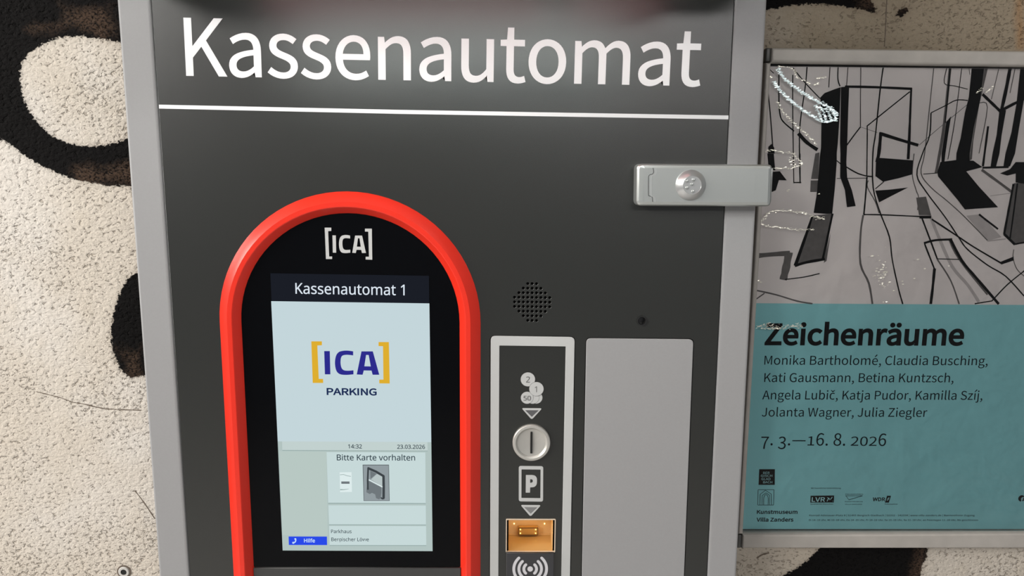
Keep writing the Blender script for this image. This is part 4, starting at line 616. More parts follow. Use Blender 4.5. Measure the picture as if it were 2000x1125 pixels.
hb = [([sq([(563.8, 1047.6), (638.6, 1047.8), (639, 1064.3), (564.3, 1064.1)])], SY - 3 * T, T, EM['blue']), (text_loops('N', 'Hilfe', at(594.3, 1059.0, SY), at(615.2, 1059.1, SY), 0.0033), SY - 4 * T, T, EM['bluetext'], 0.00008),
      ([stroke(bez(sq([(577.2, 1051.6), (577.8, 1055), (576.4, 1058.4), (572.8, 1060.2)]), 5), 0.0010)], SY - 4 * T, T, EM['bluetext']),
      ([circ(at(577.0, 1052.4, SY), 0.0008, 14), circ(at(573.0, 1059.8, SY), 0.0009, 14)], SY - 4.5 * T, T, EM['bluetext'])]
layers('help_button', hb, disp, label='blue button with a white telephone receiver')

# ------------------------------------------------------------------ coin and card module
cin = [(975.6, 675.0), (1105.0, 676.8), (1096.2, 1125), (973.6, 1125)]
rim_in = long_rect(cin, 1.006, 0, 0.0003)
plate('module_border', [coin_loop, rim_in], -0.0003, 0.0023, MT['pale'], mc, bevel=0.0003, res=1, label='pale grey border of the coin column')
slot_q = [(988.2, 1012.9), (1085.6, 1014.6), (1083.6, 1078.6), (988.6, 1078.0)]
modp = plate('module_plate', [long_rect(cin, 1.006, -0.0001, 0.0003), quad(slot_q)], 0.0003, 0.0016, MT['panel'], mc, bevel=0.0001, res=1, label='charcoal coin column')
PY = 0.0003
def ring_coin(cx, cy, r): c = at(cx, cy, PY); return c, r * 0.000409
coins = []; yk = PY
for cx, cy, r in ((1047.2, 776.6, 12.6), (1040.6, 776.6, 12.6), (1029.4, 776.6, 12.6), (1031.0, 740.7, 14.5), (1047.6, 759.3, 14.5)):
    c, rr = ring_coin(cx, cy, r); yk -= 0.00012
    coins.append(([circ(c, rr + 0.00022, 40)], yk, 0.0001, MT['coinedge'])); coins.append(([circ(c, rr, 40)], yk - 0.00006, 0.00008, MT['pale']))
yk -= 0.0001
coins.append((text_loops('N', '2', at(1027.4, 746.6, PY), at(1034.8, 746.6, PY), 0.0050), yk, 0.0001, MT['coinedge']))
coins.append((text_loops('N', '1', at(1044.2, 765.6, PY), at(1048.6, 765.6, PY), 0.0050), yk, 0.0001, MT['coinedge']))
coins.append((text_loops('N', '50', at(1022.4, 781.6, PY), at(1036.6, 781.6, PY), 0.0039), yk, 0.0001, MT['coinedge']))
layers('coin_symbol', coins, mc, label='printed stack of pale coins')
def tri(name, q, inner, m):
    o = round_poly(ats(q, PY), 0.0019, 6); i = round_poly(ats(inner, PY), 0.0003, 3)
    layers(name, [([o, i], PY - 0.0002, 0.0002, MT['pale']), ([i], PY - 0.0001, 0.0001, m)], mc, label='printed triangle pointing down')
tri('arrow_symbol', [(1018.5, 796.9), (1059.0, 797.3), (1038.5, 819.6)], [(1025.6, 801.0), (1052.4, 801.2), (1038.7, 814.2)], MT['darkgrey'])
tri('arrow_symbol', [(1016.4, 986.0), (1056.8, 986.4), (1036.2, 1009.0)], [(1023.6, 990.2), (1050.2, 990.5), (1036.6, 1003.2)], mat('grey_print', (0.20, 0.20, 0.20, 1), 0.5))
sc_ = at(1037.8, 863.4)
cs = lathe('coin_slot', sc_, [(0.0158, 0.0010), (0.0158, -0.0022), (0.0152, -0.0029), (0.0134, -0.0031), (0.0128, -0.0027), (0.0118, -0.0014), (0.0060, -0.0006), (0.0, -0.0004)], MT['steel'], mc, 72, label='round satin steel coin dish')
sl = rrect(at(1036.1, 843.2, -0.001), at(1039.6, 884.9, -0.001), 0.0004, 3)
plate('slit', [sl], -0.00195, 0.0016, MT['gapblack'], cs, label='narrow black coin slit')
po = round_poly(quad([(1013.2, 909.9), (1061.0, 910.4), (1060.6, 979.6), (1013.2, 979.0)], PY), 0.0020); pi_ = round_poly(quad([(1018.6, 916.6), (1055.8, 917.0), (1055.4, 972.9), (1018.4, 972.4)], PY), 0.0003)
kp = z1(980, 890, 5.625)
Pg = [(265, 212), (330, 212)] + bez([(330, 212), (362, 218), (383, 242), (387, 278), (381, 318), (358, 341), (325, 347)], 5) + [(312, 347), (310, 405), (263, 405)]
Ph = [(312, 258), (328, 258)] + bez([(328, 258), (339, 266), (341, 278), (338, 290), (326, 297)], 4) + [(311, 297)]
plate('parking_symbol', [po, pi_, ats(kp(Pg), PY), ats(kp(Ph), PY)], PY - 0.0002, 0.0002, MT['pale'], mc, label='letter P in an upright frame')

# lit ticket mouth
_s4 = quad([(988.2, 1012.9), (1085.6, 1014.6), (1083.6, 1078.6), (988.6, 1078.0)])
_bl, _br = OL(1.3) + 0.003, OR(1.3) - 0.003
plate('cabinet_body', [[(_bl, Z0), (_br, Z0), (_br, TOPZ - 0.001), (_bl, TOPZ - 0.001)], rrect((_s4[0][0] - 0.001, _s4[0][1] + 0.001), (_s4[1][0] + 0.001, _s4[3][1] - 0.001), 0.0005, 2)], 0.010, WY - 0.0105, MT['gapblack'], mc)
sq4 = quad(slot_q); x0, x1 = sq4[0][0] + 0.0002, sq4[1][0] - 0.0002; zt_, zb_ = sq4[0][1], sq4[3][1]
zt_ = (sq4[0][1] + sq4[1][1]) / 2
ts = plate('ticket_slot', [rrect((x0 - 0.0002, zt_ + 0.0002), (x1 + 0.0002, zb_ - 0.0002), 0.0008, 3), rrect((x0 + 0.0007, zt_ - 0.0007), (x1 - 0.0007, zb_ + 0.0007), 0.0004, 3)], -0.0006, 0.0016, mat('amber_rim', (0.75, 0.62, 0.48, 1), 0.3, 0.3), mc, bevel=0.0002, label='lit amber ticket mouth')
bm = bmesh.new(); DY = 0.030
a0, a1, b0, b1 = x0 + 0.0021, x1 - 0.0021, zb_ + 0.0004, zt_ - 0.0016
def face(pts, mi=0):
    f = bm.faces.new([bm.verts.new(p) for p in pts]); f.material_index = mi
ya, yb = 0.0015, DY
zl = b0 + 0.0002
face([(a0, ya, b0), (a1, ya, b0), (a1, yb, zl), (a0, yb, zl)], 1)                       # sloping tray
face([(a0, ya, b0), (a0, yb, zl), (a0, yb, b1), (a0, ya, b1)]); face([(a1, ya, b0), (a1, ya, b1), (a1, yb, b1), (a1, yb, zl)])
face([(a0, ya, b1), (a0, yb, b1), (a1, yb, b1), (a1, ya, b1)])
face([(a0, yb, zl), (a1, yb, zl), (a1, yb, b1), (a0, yb, b1)])
me = bpy.data.meshes.new('slot_lining'); bm.to_mesh(me); bm.free(); link('slot_lining', me, [MT['brass'], mat('amber_tray', (0.50, 0.33, 0.14, 1), 0.3, 0.1, 0.5)], ts, label='amber lined recess')
box('slot_ledge', a0, a1, yb - 0.0012, yb, zl - 0.0002, zl + 0.0006, MT['brass'], ts, bevel=0.0002)
mx0, mx1 = a0 + (a1 - a0) * 0.24, a0 + (a1 - a0) * 0.70
box('print_head', mx0, mx1, yb - 0.005, yb, zl + 0.0019, zl + 0.0088, mat('amber_print_head', (0.50, 0.30, 0.09, 1), 0.4), ts, bevel=0.0004)
layers('head_outline', [([rrect((mx0 - 0.0002, zl + 0.0016), (mx1 + 0.0002, zl + 0.0090), 0.0003, 2), rrect((mx0 + 0.0005, zl + 0.0023), (mx1 - 0.0005, zl + 0.0083), 0.0003, 2)], yb - 0.0053, 0.0004, mat('brown_edge', (0.16, 0.08, 0.02, 1), 0.5))], ts)
for fx in (0.10, 0.88):
    for fz in (0.22, 0.78):
        lathe('led', (mx0 + (mx1 - mx0) * fx, zl + 0.0022 + 0.0063 * fz), [(0.0006, yb - 0.005), (0.0005, yb - 0.0055), (0.0, yb - 0.0058)], emission('amber_led_%d%d' % (fx * 10, fz * 10), (1.0, 0.62, 0.16, 1), 3.0), ts, 16, label='glowing amber light')
for fx in (0.14, 0.86):
    lathe('led', (a0 + (a1 - a0) * fx, zl + 0.0102), [(0.0006, yb), (0.0005, yb - 0.0006), (0.0, yb - 0.0008)], emission('amber_lamp_%d' % (fx * 100), (1.0, 0.70, 0.25, 1), 4.0), ts, 16, label='glowing amber light')
sl_l = bpy.data.lights.new('slot_lamp', 'AREA'); sl_l.shape = 'RECTANGLE'; sl_l.size = (a1 - a0) * 0.8; sl_l.size_y = 0.006; sl_l.energy = 0.0050; sl_l.color = (1.0, 0.60, 0.22)
slo = bpy.data.objects.new('slot_lamp', sl_l); SC.collection.objects.link(slo); slo.location = ((a0 + a1) / 2, 0.014, b1 - 0.0006)
# card reader plate with its contactless waves
RY = -0.0030
rq = [at(989.2, 1080.2, RY), at(1081.8, 1080.6, RY)]
rd = plate('card_reader', [[(rq[0][0], 1.008), (rq[1][0], 1.008), (rq[1][0], rq[1][1]), (rq[0][0], rq[0][1])]], RY, 0.0045, mat('reader_plate', (0.042, 0.042, 0.046, 1), 0.4, 0, 0.4), mc, bevel=0.0003, label='raised dark card reader plate')
wc = at(1035.5, 1111.2, RY); wl = [circ(wc, 5.8 * 0.00041, 32)]
def arc_stroke(c, r, a0_, a1_, w, n=18):
    out = []
    for i in range(n + 1): t = math.radians(a0_ + (a1_ - a0_) * i / n); out.append((c[0] + (r + w / 2) * math.cos(t), c[1] + (r + w / 2) * math.sin(t)))
    e = (c[0] + r * math.cos(math.radians(a1_)), c[1] + r * math.sin(math.radians(a1_)))
    for i in range(1, 8): t = math.radians(a1_ + 180 * i / 8); out.append((e[0] + w / 2 * math.cos(t), e[1] + w / 2 * math.sin(t)))
    for i in range(n + 1): t = math.radians(a1_ + (a0_ - a1_) * i / n); out.append((c[0] + (r - w / 2) * math.cos(t), c[1] + (r - w / 2) * math.sin(t)))
    s = (c[0] + r * math.cos(math.radians(a0_)), c[1] + r * math.sin(math.radians(a0_)))
    for i in range(1, 8): t = math.radians(a0_ + 180 + 180 * i / 8); out.append((s[0] + w / 2 * math.cos(t), s[1] + w / 2 * math.sin(t)))
    return out
for r in (13.3, 23.7, 34.4):
    for base in (0, 180): wl.append(arc_stroke(wc, r * 0.00041, base - 46, base + 46, 5.9 * 0.00041))
plate('contactless_symbol', wl, RY - 0.0002, 0.0002, mat('pale_lilac_print', (0.60, 0.59, 0.62, 1), 0.5), rd, label='pale dot with waves on both sides')
# blank plate
plate('blank_plate', [blank_loop], -0.0006, 0.0026, MT['silver'], mc, bevel=0.0005, res=2, smooth=50, label='plain silver cover plate with rounded corners')

# ------------------------------------------------------------------ the lock bar
LT = 0.0145
lq = [at(1257.5, 328.0, -LT), at(1501.5, 329.8, -LT), at(1499.0, 395.2, -LT), at(1256.5, 394.2, -LT)]
lo_ = [at(1243.6, 319.6, -0.0125), at(1508.2, 321.4, -0.0125), at(1505.0, 403.2, -0.0125), at(1242.4, 402.2, -0.0125)]
bm = bmesh.new()
def ringv(loop, y): return [bm.verts.new((p[0], y, p[1])) for p in loop]
def lerp2(a, b, t): return [(p[0] + (q[0] - p[0]) * t, p[1] + (q[1] - p[1]) * t) for p, q in zip(a, b)]
def corner(loop, rl, rr): # corners TL TR BR BL; left corners rounder
    k = len(loop); out = []
    for i, r in enumerate((rl, rr, rr, rl)):
        p = Vector(loop[i]); a = (Vector(loop[i - 1]) - p).normalized() * r; b = (Vector(loop[(i + 1) % k]) - p).normalized() * r
        for j in range(7): t = j / 6; q = (p + a) * (1 - t) ** 2 + p * 2 * t * (1 - t) + (p + b) * t * t; out.append((q.x, q.y))
    return out
LC, LB = corner(lq, 0.0008, 0.0008), corner(lo_, 0.0046, 0.0034)
rows = [ringv(LC, -LT)]
for t, y in ((0.05, -LT + 0.00005), (0.10, -LT + 0.00012), (0.58, -LT + 0.00062), (0.66, -LT + 0.0008), (0.90, -LT + 0.0018), (0.97, -LT + 0.0023), (1.0, -LT + 0.0032)): rows.append(ringv(lerp2(LC, LB, t), y))
rows.append(ringv(LB, -0.0004))
bm.faces.new(rows[0])
for a, b in zip(rows, rows[1:]):
    for i in range(len(a)): j = (i + 1) % len(a); bm.faces.new((a[i], a[j], b[j], b[i]))
bmesh.ops.recalc_face_normals(bm, faces=bm.faces)
me = bpy.data.meshes.new('security_lock'); bm.to_mesh(me); bm.free()
lk = link('security_lock', me, MT['lock'], mc, label='silver security lock bar across the right frame edge', smooth=14)
hx = at(1494, 360)[0]; hx2 = at(1507, 360, -0.004)[0]
box('lock_hook', hx + 0.0015, hx2, -0.006, 0.020, at(1500, 396)[1], at(1500, 328)[1], MT['lock'], lk, bevel=0.001, label='hook round the frame edge')
kl = z1(1230, 300, 9.376)
seam = kl([(425, 262), (435, 310), (436, 345), (413, 376), (378, 384), (349, 410), (343, 480), (342, 745), (360, 774), (400, 788), (412, 812), (418, 885)])
plate('end_cap_seam', [stroke(bez(ats(seam, -LT), 4), 0.00042)], -LT - 0.00008, 0.0002, MT['rubber'], lk, label='fine dark joint of the end cap')
plate('seam_lip', [stroke(bez(ats([(x + 5, y + 1) for x, y in seam], -LT), 4), 0.0003)], -LT - 0.00012, 0.0002, mat('bright_lip', (0.62, 0.63, 0.63, 1), 0.3, 0.3), lk)
kc = at(1350.0, 361.6, -LT - 0.002)
kb = lathe('lock_knob', kc, [(0.0119, -LT + 0.001), (0.0119, -LT - 0.0005), (0.0114, -LT - 0.0014), (0.0075, -LT - 0.0050), (0.0071, -LT - 0.0052), (0.0069, -LT - 0.0049), (0.0, -LT - 0.0049)], mat('knob_metal', (0.56, 0.57, 0.57, 1), 0.30, 0.7, 0.5), lk, 72, label='round chamfered knob')
for bx_, by_ in ((1045, 500), (1165, 478), (1135, 560), (1045, 625), (1155, 690)):
    c = at(1230 + bx_ / 9.376, 300 + by_ / 9.376, -LT - 0.005); r = 0.00135
    lathe('pin', c, [(r, -LT - 0.0047), (r * 0.92, -LT - 0.0054), (r * 0.62, -LT - 0.0061), (0, -LT - 0.0063)], MT['lock'], kb, 20)
g0, g1 = at(1476.5, 382.5, -LT), at(1478.5, 340.0, -LT)
plate('maker_mark', text_loops('S', 'Gemini', g0, g1, 0.0021), -LT - 0.0001, 0.0002, MT['lock'], lk)

# ------------------------------------------------------------------ light canopy over the header
cxl, cxr = OL(1.60), OR(1.60)
can = box('light_canopy', cxl, cxr, -0.09, WY - 0.002, TOPZ + 0.0012, TOPZ + 0.11, MT['silver'], mc, bevel=0.004)
box('light_bar', -0.235, 0.145, -0.236, -0.194, TOPZ - 0.002, TOPZ + 0.030, MT['silver'], can, bevel=0.003)
for u in (-0.205, 0.10): box('bar_arm', u, u + 0.016, -0.198, -0.086, TOPZ + 0.008, TOPZ + 0.022, MT['silver'], can, bevel=0.002)
tube = bmesh.new(); bmesh.ops.create_cone(tube, cap_ends=True, segments=32, radius1=0.013, radius2=0.013, depth=0.345, matrix=Matrix.Translation((-0.045, -0.215, TOPZ - 0.0125)) @ Matrix.Rotation(math.pi / 2, 4, 'Y'))
me = bpy.data.meshes.new('canopy_tube'); tube.to_mesh(me); tube.free()
link('canopy_tube', me, emission('canopy_white', (0.93, 1.0, 0.96, 1), 11.5), can, smooth=40)
for n_, (u, v) in enumerate(((-0.20, 0.035), (0.055, 0.135))):
    box('canopy_glow', u, v, -0.088, -0.055, TOPZ - 0.008, TOPZ + 0.006, emission('canopy_red_%d' % n_, (1.0, 0.30, 0.32, 1), 1.5), can, bevel=0.003)

# ------------------------------------------------------------------ poster frame
FY = WY - 0.014                                          # face of the aluminium rails
ft = [(1440, 92.0), (2000, 99.4)]; fb = [(1440, 1071.8), (2000, 1071.8)]
it = [(1440, 120.6), (2000, 129.0)]; ib = [(1440, 1044.6), (2000, 1042.7)]
fx0 = at(1441.0, 1055, FY)[0]; ix0 = at(1451.6, 1043, FY)[0]
zo_t = sum(at(*p, FY)[1] for p in ft) / 2; zi_t = sum(at(*p, FY)[1] for p in it) / 2; zi_b = sum(at(*p, FY)[1] for p in ib) / 2; zo_b = sum(at(*p, FY)[1] for p in fb) / 2
ph = zi_t - zi_b; fx1 = ix0 + 0.594 * ph / 0.40 * 0.62
ix1 = fx1; fx1 = ix1 + (ix0 - fx0)
sl_t = [at(*p, FY) for p in ft]
def tilt(pl, x):                                          # the measured rail line at x
    (xa, za_), (xb, zb_) = at(*pl[0], FY), at(*pl[1], FY)
    return za_ + (zb_ - za_) * (x - xa) / (xb - xa)
pf = thing('poster_frame', ((fx0 + fx1) / 2, WY, zo_b), 'worn aluminium poster frame on the plaster wall beside the machine', 'frame')
def rail(name, pts, label=None): return plate(name, [pts], FY, WY - FY - 0.0003, MT['alu'], pf, bevel=0.0022, res=3, smooth=45, label=label)
xm0, xm1 = fx0 + 0.0044, fx1 - 0.0044
rail('top_rail', [(xm0, tilt(it, xm0)), (xm1, tilt(it, xm1)), (xm1, tilt(ft, xm1)), (xm0, tilt(ft, xm0))])
rail('bottom_rail', [(xm0, tilt(fb, xm0)), (xm1, tilt(fb, xm1)), (xm1, tilt(ib, xm1)), (xm0, tilt(ib, xm0))])
rail('side_rail', [(fx0, zi_b - 0.0002), (ix0, zi_b - 0.0002), (ix0, zi_t + 0.0002), (fx0, zi_t + 0.0002)])
rail('side_rail', [(ix1, zi_b + 0.001), (fx1, zi_b + 0.001), (fx1, tilt(it, fx1)), (ix1, tilt(it, ix1))])
cornm = mat('grey_corner_plastic', (0.075, 0.075, 0.07, 1), 0.4)
for cx0, cx1, ca, cb in ((fx0, xm0 - 0.0004, tilt(it, fx0) + 0.0008, tilt(ft, fx0)), (fx0, xm0 - 0.0004, tilt(fb, fx0), tilt(ib, fx0) - 0.0008), (xm1 + 0.0004, fx1, tilt(it, fx1) + 0.0008, tilt(ft, fx1)), (xm1 + 0.0004, fx1, tilt(fb, fx1), zi_b)):
    box('corner_piece', cx0, cx1, FY + 0.001, WY - 0.0004, ca, cb, cornm, pf, bevel=0.0012)
plate('backing_board', [[(ix0 - 0.002, zi_b - 0.003), (ix1 + 0.002, zi_b - 0.003), (ix1 + 0.002, zi_t + 0.003), (ix0 - 0.002, zi_t + 0.003)]], WY - 0.0050, 0.003, MT['gapblack'], pf)
# ------------------------------------------------------------------ the poster
QY = WY - 0.006
po_ = thing('exhibition_poster', ((ix0 + ix1) / 2, QY + 0.0006, zi_b), 'exhibition poster with black ink drawing over a teal field, in the aluminium frame', 'poster')
pxa, pxb, pza, pzb = ix0 + 0.0001, ix1 - 0.0001, max(tilt(ib, ix0), tilt(ib, ix1)) + 0.0002, min(tilt(it, ix0), tilt(it, ix1)) - 0.0002
zt0, zt1 = at(1475, 592.2, QY), at(2000, 595.6, QY)
def tealz(x): return zt0[1] + (zt1[1] - zt0[1]) * (x - zt0[0]) / (zt1[0] - zt0[0])
sheet = plate('paper', [[(pxa, pza), (pxb, pza), (pxb, pzb), (pxa, pzb)]], QY, 0.0004, MT['paper'], po_, label='grey paper sheet')
plate('teal_field', [[(pxa, pza), (pxb, pza), (pxb, tealz(pxb)), (pxa, tealz(pxa))]], QY - 0.0001, 0.0001, MT['teal'], po_, label='teal lower half')
INK, WASH, PALE = [], [], []
U = 1 / 3.6296                                           # enlargement unit in photograph pixels
PXM = 0.000437                                           # metres per photograph pixel on the poster
def A_(pts): return ats(zc(pts), QY)
def B_(pts): return ats(zd(pts), QY)
def ab(pts): return [(p[0], min(p[1], 1088.0)) if len(p) == 2 else (p[0], p[1] + 1088.9) for p in pts]    # (x, y, 1) continues in the lower enlargement
def ln(pts, w, to=INK, taper=None, smooth=True):
    q = ats(zc(ab(pts)), QY); to.append(stroke(bez(q, 4) if smooth and len(q) > 2 else q, w * U * PXM, taper, 0.10))
def pg(pts, to=INK): to.append(ats(zc(ab(pts)), QY))
pg([(515, 692), (545, 660), (610, 635), (660, 618), (652, 830), (640, 1010), (632, 1100), (632, 0, 1), (632, 60, 1), (618, 250, 1), (600, 425, 1), (560, 428, 1), (468, 420, 1), (488, 300, 1), (500, 180, 1), (512, 20, 1), (520, 1050), (525, 800)])
pg([(662, 618), (720, 612), (712, 820), (706, 1020), (700, 60, 1), (706, 170, 1), (740, 262, 1), (766, 372, 1), (704, 380, 1), (690, 260, 1), (656, 165, 1), (658, 0, 1), (655, 1010)])
pg([(462, 440, 1), (602, 425, 1), (552, 742, 1), (350, 792, 1)], WASH)
ln([(460, 440, 1), (420, 560, 1), (338, 795, 1)], 22, taper=(0.6, 1.3)); ln([(602, 425, 1), (565, 600, 1), (532, 750, 1)], 16); ln([(335, 795, 1), (420, 770, 1), (548, 748, 1)], 20)
pg([(580, 600, 1), (590, 560, 1), (560, 760, 1), (540, 775, 1)], WASH)
ln([(690, 614), (900, 618), (1165, 630)], 17); ln([(1160, 625), (1152, 820), (1145, 1000), (1138, 40, 1)], 18, taper=(0.7, 1.2)); ln([(1150, 650), (1000, 770), (845, 895)], 9); ln([(848, 893), (848, 1000), (845, 160, 1)], 8)
ln([(935, 945), (1060, 985), (1210, 1030)], 22); ln([(945, 938), (930, 1125), (915, 60, 1)], 24)
pg([(910, 60, 1), (938, 30, 1), (1172, 48, 1), (1165, 148, 1), (1070, 175, 1), (960, 200, 1), (906, 160, 1)])
for pts, w, to in (([(422, 465), (408, 620), (372, 880), (368, 1125), (372, 210, 1)], 8, INK), ([(585, 465), (575, 620)], 6, INK), ([(642, 465), (640, 560), (655, 612)], 8, INK), ([(712, 465), (702, 610)], 4, INK),
                   ([(803, 465), (800, 700), (800, 898)], 5, INK), ([(962, 470), (938, 650), (908, 940), (888, 0, 1), (890, 240, 1), (940, 420, 1), (1005, 590, 1), (1025, 750, 1), (1070, 960, 1), (1100, 1066, 1)], 9, INK),
                   ([(1320, 480), (1288, 780), (1255, 1100), (1230, 140, 1), (1300, 240, 1), (1420, 340, 1), (1540, 450, 1), (1700, 615, 1)], 7, WASH), ([(1412, 480), (1395, 590), (1470, 610), (1560, 632)], 5, INK),
                   ([(1436, 480), (1395, 870), (1362, 1125), (1335, 140, 1)], 20, WASH), ([(1436, 480), (1400, 870)], 8, INK), ([(1518, 480), (1470, 850), (1420, 40, 1)], 5, INK), ([(1780, 490), (1728, 705)], 5, WASH), ([(1570, 480), (1575, 530)], 3, INK),
                   ([(1862, 475), (1835, 620), (1800, 780)], 24, INK), ([(1897, 475), (1860, 660)], 6, WASH), ([(1665, 668), (1730, 730), (1792, 790)], 20, INK), ([(1795, 785), (1880, 740), (1960, 700)], 20, INK),
                   ([(1705, 895), (1690, 1010), (1668, 90, 1)], 15, INK), ([(1300, 800), (1400, 750), (1480, 710), (1560, 712)], 7, INK), ([(1300, 800), (1290, 960), (1240, 1090), (1200, 150, 1), (1265, 270, 1), (1400, 450, 1), (1500, 600, 1), (1560, 680, 1), (1700, 790, 1), (1830, 870, 1), (1960, 1010, 1)], 9, INK),
                   ([(1590, 715), (1450, 830), (1330, 930), (1215, 1030)], 4, WASH), ([(1640, 730), (1700, 760), (1640, 1125)], 6, WASH), ([(800, 900), (750, 965), (703, 1030)], 9, INK), ([(800, 900), (920, 940)], 3, WASH),
                   ([(130, 480), (185, 520)], 6, INK), ([(222, 530), (222, 700), (228, 800), (250, 860), (330, 930)], 9, INK), ([(360, 945), (420, 1010), (495, 1062)], 24, INK), ([(320, 530), (320, 800), (328, 210, 1)], 7, INK),
                   ([(320, 480), (410, 590), (515, 700)], 7, INK), ([(135, 560), (160, 800), (180, 1060)], 8, INK), ([(108, 790), (110, 1060)], 10, INK), ([(328, 205, 1), (380, 205, 1)], 8, INK), ([(370, 0, 1), (372, 208, 1)], 9, INK),
                   ([(700, 95, 1), (780, 140, 1), (850, 160, 1), (888, 162, 1)], 9, INK), ([(632, 50, 1), (662, 75, 1)], 8, INK), ([(632, 176, 1), (840, 174, 1)], 4, INK), ([(846, 165, 1), (836, 300, 1), (824, 432, 1)], 11, INK),
                   ([(822, 432, 1), (960, 434, 1), (1220, 446, 1)], 9, INK), ([(855, 190, 1), (850, 240, 1), (905, 340, 1), (932, 422, 1)], 7, WASH), ([(905, 250, 1), (965, 200, 1)], 7, INK),
                   ([(820, 435, 1), (802, 560, 1), (800, 780, 1), (860, 920, 1), (885, 1066, 1)], 14, WASH), ([(1180, 0, 1), (1168, 150, 1), (1195, 260, 1), (1212, 310, 1), (1205, 400, 1)], 7, WASH), ([(1245, 145, 1), (1340, 138, 1)], 5, INK),
                   ([(1218, 450, 1), (1302, 450, 1)], 19, INK), ([(1235, 455, 1), (1290, 600, 1), (1345, 748, 1)], 11, INK), ([(1300, 455, 1), (1350, 580, 1), (1450, 800, 1), (1560, 930, 1), (1640, 1052, 1)], 22, PALE),
                   ([(1305, 465, 1), (1480, 580, 1), (1600, 660, 1), (1800, 778, 1)], 11, INK), ([(1250, 635, 1), (1330, 614, 1), (1450, 608, 1)], 16, INK), ([(1255, 640, 1), (1290, 730, 1), (1325, 820, 1)], 11, INK), ([(1325, 815, 1), (1312, 950, 1), (1298, 1066, 1)], 20, INK),
                   ([(1340, 746, 1), (1500, 750, 1)], 7, INK), ([(1345, 750, 1), (1440, 900, 1), (1500, 1066, 1)], 10, WASH), ([(1440, 612, 1), (1520, 760, 1), (1620, 880, 1), (1780, 1066, 1)], 19, INK), ([(1430, 612, 1), (1500, 750, 1), (1700, 1000, 1)], 12, WASH),
                   ([(1610, 1064, 1), (1732, 1044, 1)], 9, INK), ([(1730, 1046, 1), (1840, 930, 1), (1965, 828, 1)], 9, INK), ([(1887, 680, 1), (1882, 740, 1), (1910, 820, 1), (1965, 872, 1)], 6, WASH), ([(1700, 620, 1), (1830, 605, 1)], 10, PALE),
                   ([(1640, 430, 1), (1690, 470, 1), (1775, 535, 1)], 13, INK), ([(1660, 115, 1), (1790, 210, 1), (1870, 270, 1)], 18, WASH), ([(1720, 300, 1), (1870, 280, 1)], 6, PALE),
                   ([(60, 725, 1), (180, 714, 1), (300, 706, 1)], 34, WASH), ([(292, 700, 1), (275, 800, 1), (252, 895, 1)], 56, WASH), ([(265, 892, 1), (400, 875, 1), (510, 850, 1)], 8, INK), ([(55, 968, 1), (200, 1000, 1), (350, 1045, 1), (460, 1064, 1)], 11, WASH), ([(60, 1032, 1), (120, 990, 1)], 9, WASH),
                   ([(1885, 215, 1), (1850, 400, 1), (1818, 572, 1)], 16, INK), ([(1912, 210, 1), (1885, 420, 1), (1860, 600, 1)], 12, INK), ([(1818, 570, 1), (1895, 645, 1)], 17, INK), ([(1895, 642, 1), (1965, 628, 1)], 12, INK), ([(1665, 100, 1), (1850, 95, 1)], 15, INK)):
    ln(pts, w, to)
pg([(1590, 470), (1678, 470), (1650, 700), (1605, 900), (1575, 1125), (1572, 55, 1), (1478, 50, 1), (1480, 1125), (1510, 980), (1540, 800), (1568, 690)])
pg([(1680, 470), (1704, 470), (1645, 720), (1600, 1000), (1590, 40, 1), (1572, 50, 1), (1578, 1110), (1608, 900), (1652, 700)], WASH)
pg([(1935, 470), (1970, 470), (1970, 640), (1925, 900), (1895, 1125), (1860, 90, 1), (1812, 100, 1), (1828, 1125), (1870, 940), (1905, 740)])
pg([(1785, 785), (1832, 780), (1800, 960), (1785, 1125), (1760, 95, 1), (1722, 95, 1), (1736, 1125), (1765, 960)])
pg([(1408, 865), (1442, 825), (1420, 960), (1402, 1125), (1395, 60, 1), (1375, 65, 1), (1375, 1125), (1392, 980)])
pg([(1345, 130, 1), (1366, 60, 1), (1480, 45, 1), (1600, 50, 1), (1664, 96, 1), (1550, 126, 1), (1640, 235, 1), (1775, 380, 1), (1540, 396, 1), (1490, 330, 1), (1440, 270, 1), (1350, 162, 1)])
pg([(1790, 140, 1), (1860, 110, 1), (1900, 60, 1), (1905, 140, 1), (1840, 156, 1)]); pg([(1900, 60, 1), (1970, 60, 1), (1970, 215, 1), (1900, 205, 1)])
pg([(1888, 210, 1), (1970, 205, 1), (1970, 636, 1), (1895, 645, 1), (1818, 570, 1)], WASH)
pg([(140, 0, 1), (186, 0, 1), (196, 120, 1), (150, 110, 1)]); pg([(148, 1040), (170, 1020), (188, 1045), (192, 1125), (145, 1125)]); pg([(165, 130, 1), (228, 125, 1), (278, 190, 1), (222, 188, 1), (200, 260, 1), (165, 275, 1)])
pg([(480, 1100), (510, 1080), (500, 180, 1), (450, 180, 1), (470, 60, 1)], WASH); pg([(448, 190, 1), (500, 190, 1), (490, 272, 1), (444, 272, 1)], WASH)
pg([(905, 262, 1), (1010, 255, 1), (1138, 240, 1), (1020, 300, 1), (932, 346, 1)]); pg([(1195, 312, 1), (1265, 305, 1), (1302, 438, 1), (1215, 436, 1)], WASH); pg([(1780, 772, 1), (1885, 730, 1), (1887, 757, 1), (1800, 786, 1)])
pg([(1550, 440, 1), (1650, 430, 1), (1800, 592, 1), (1700, 620, 1)], PALE)
def clip(lp): return [(max(p[0], pxa + 0.0002), min(p[1], pzb - 0.0002)) for p in lp]
INK, WASH, PALE = [clip(l) for l in INK], [clip(l) for l in WASH], [clip(l) for l in PALE]
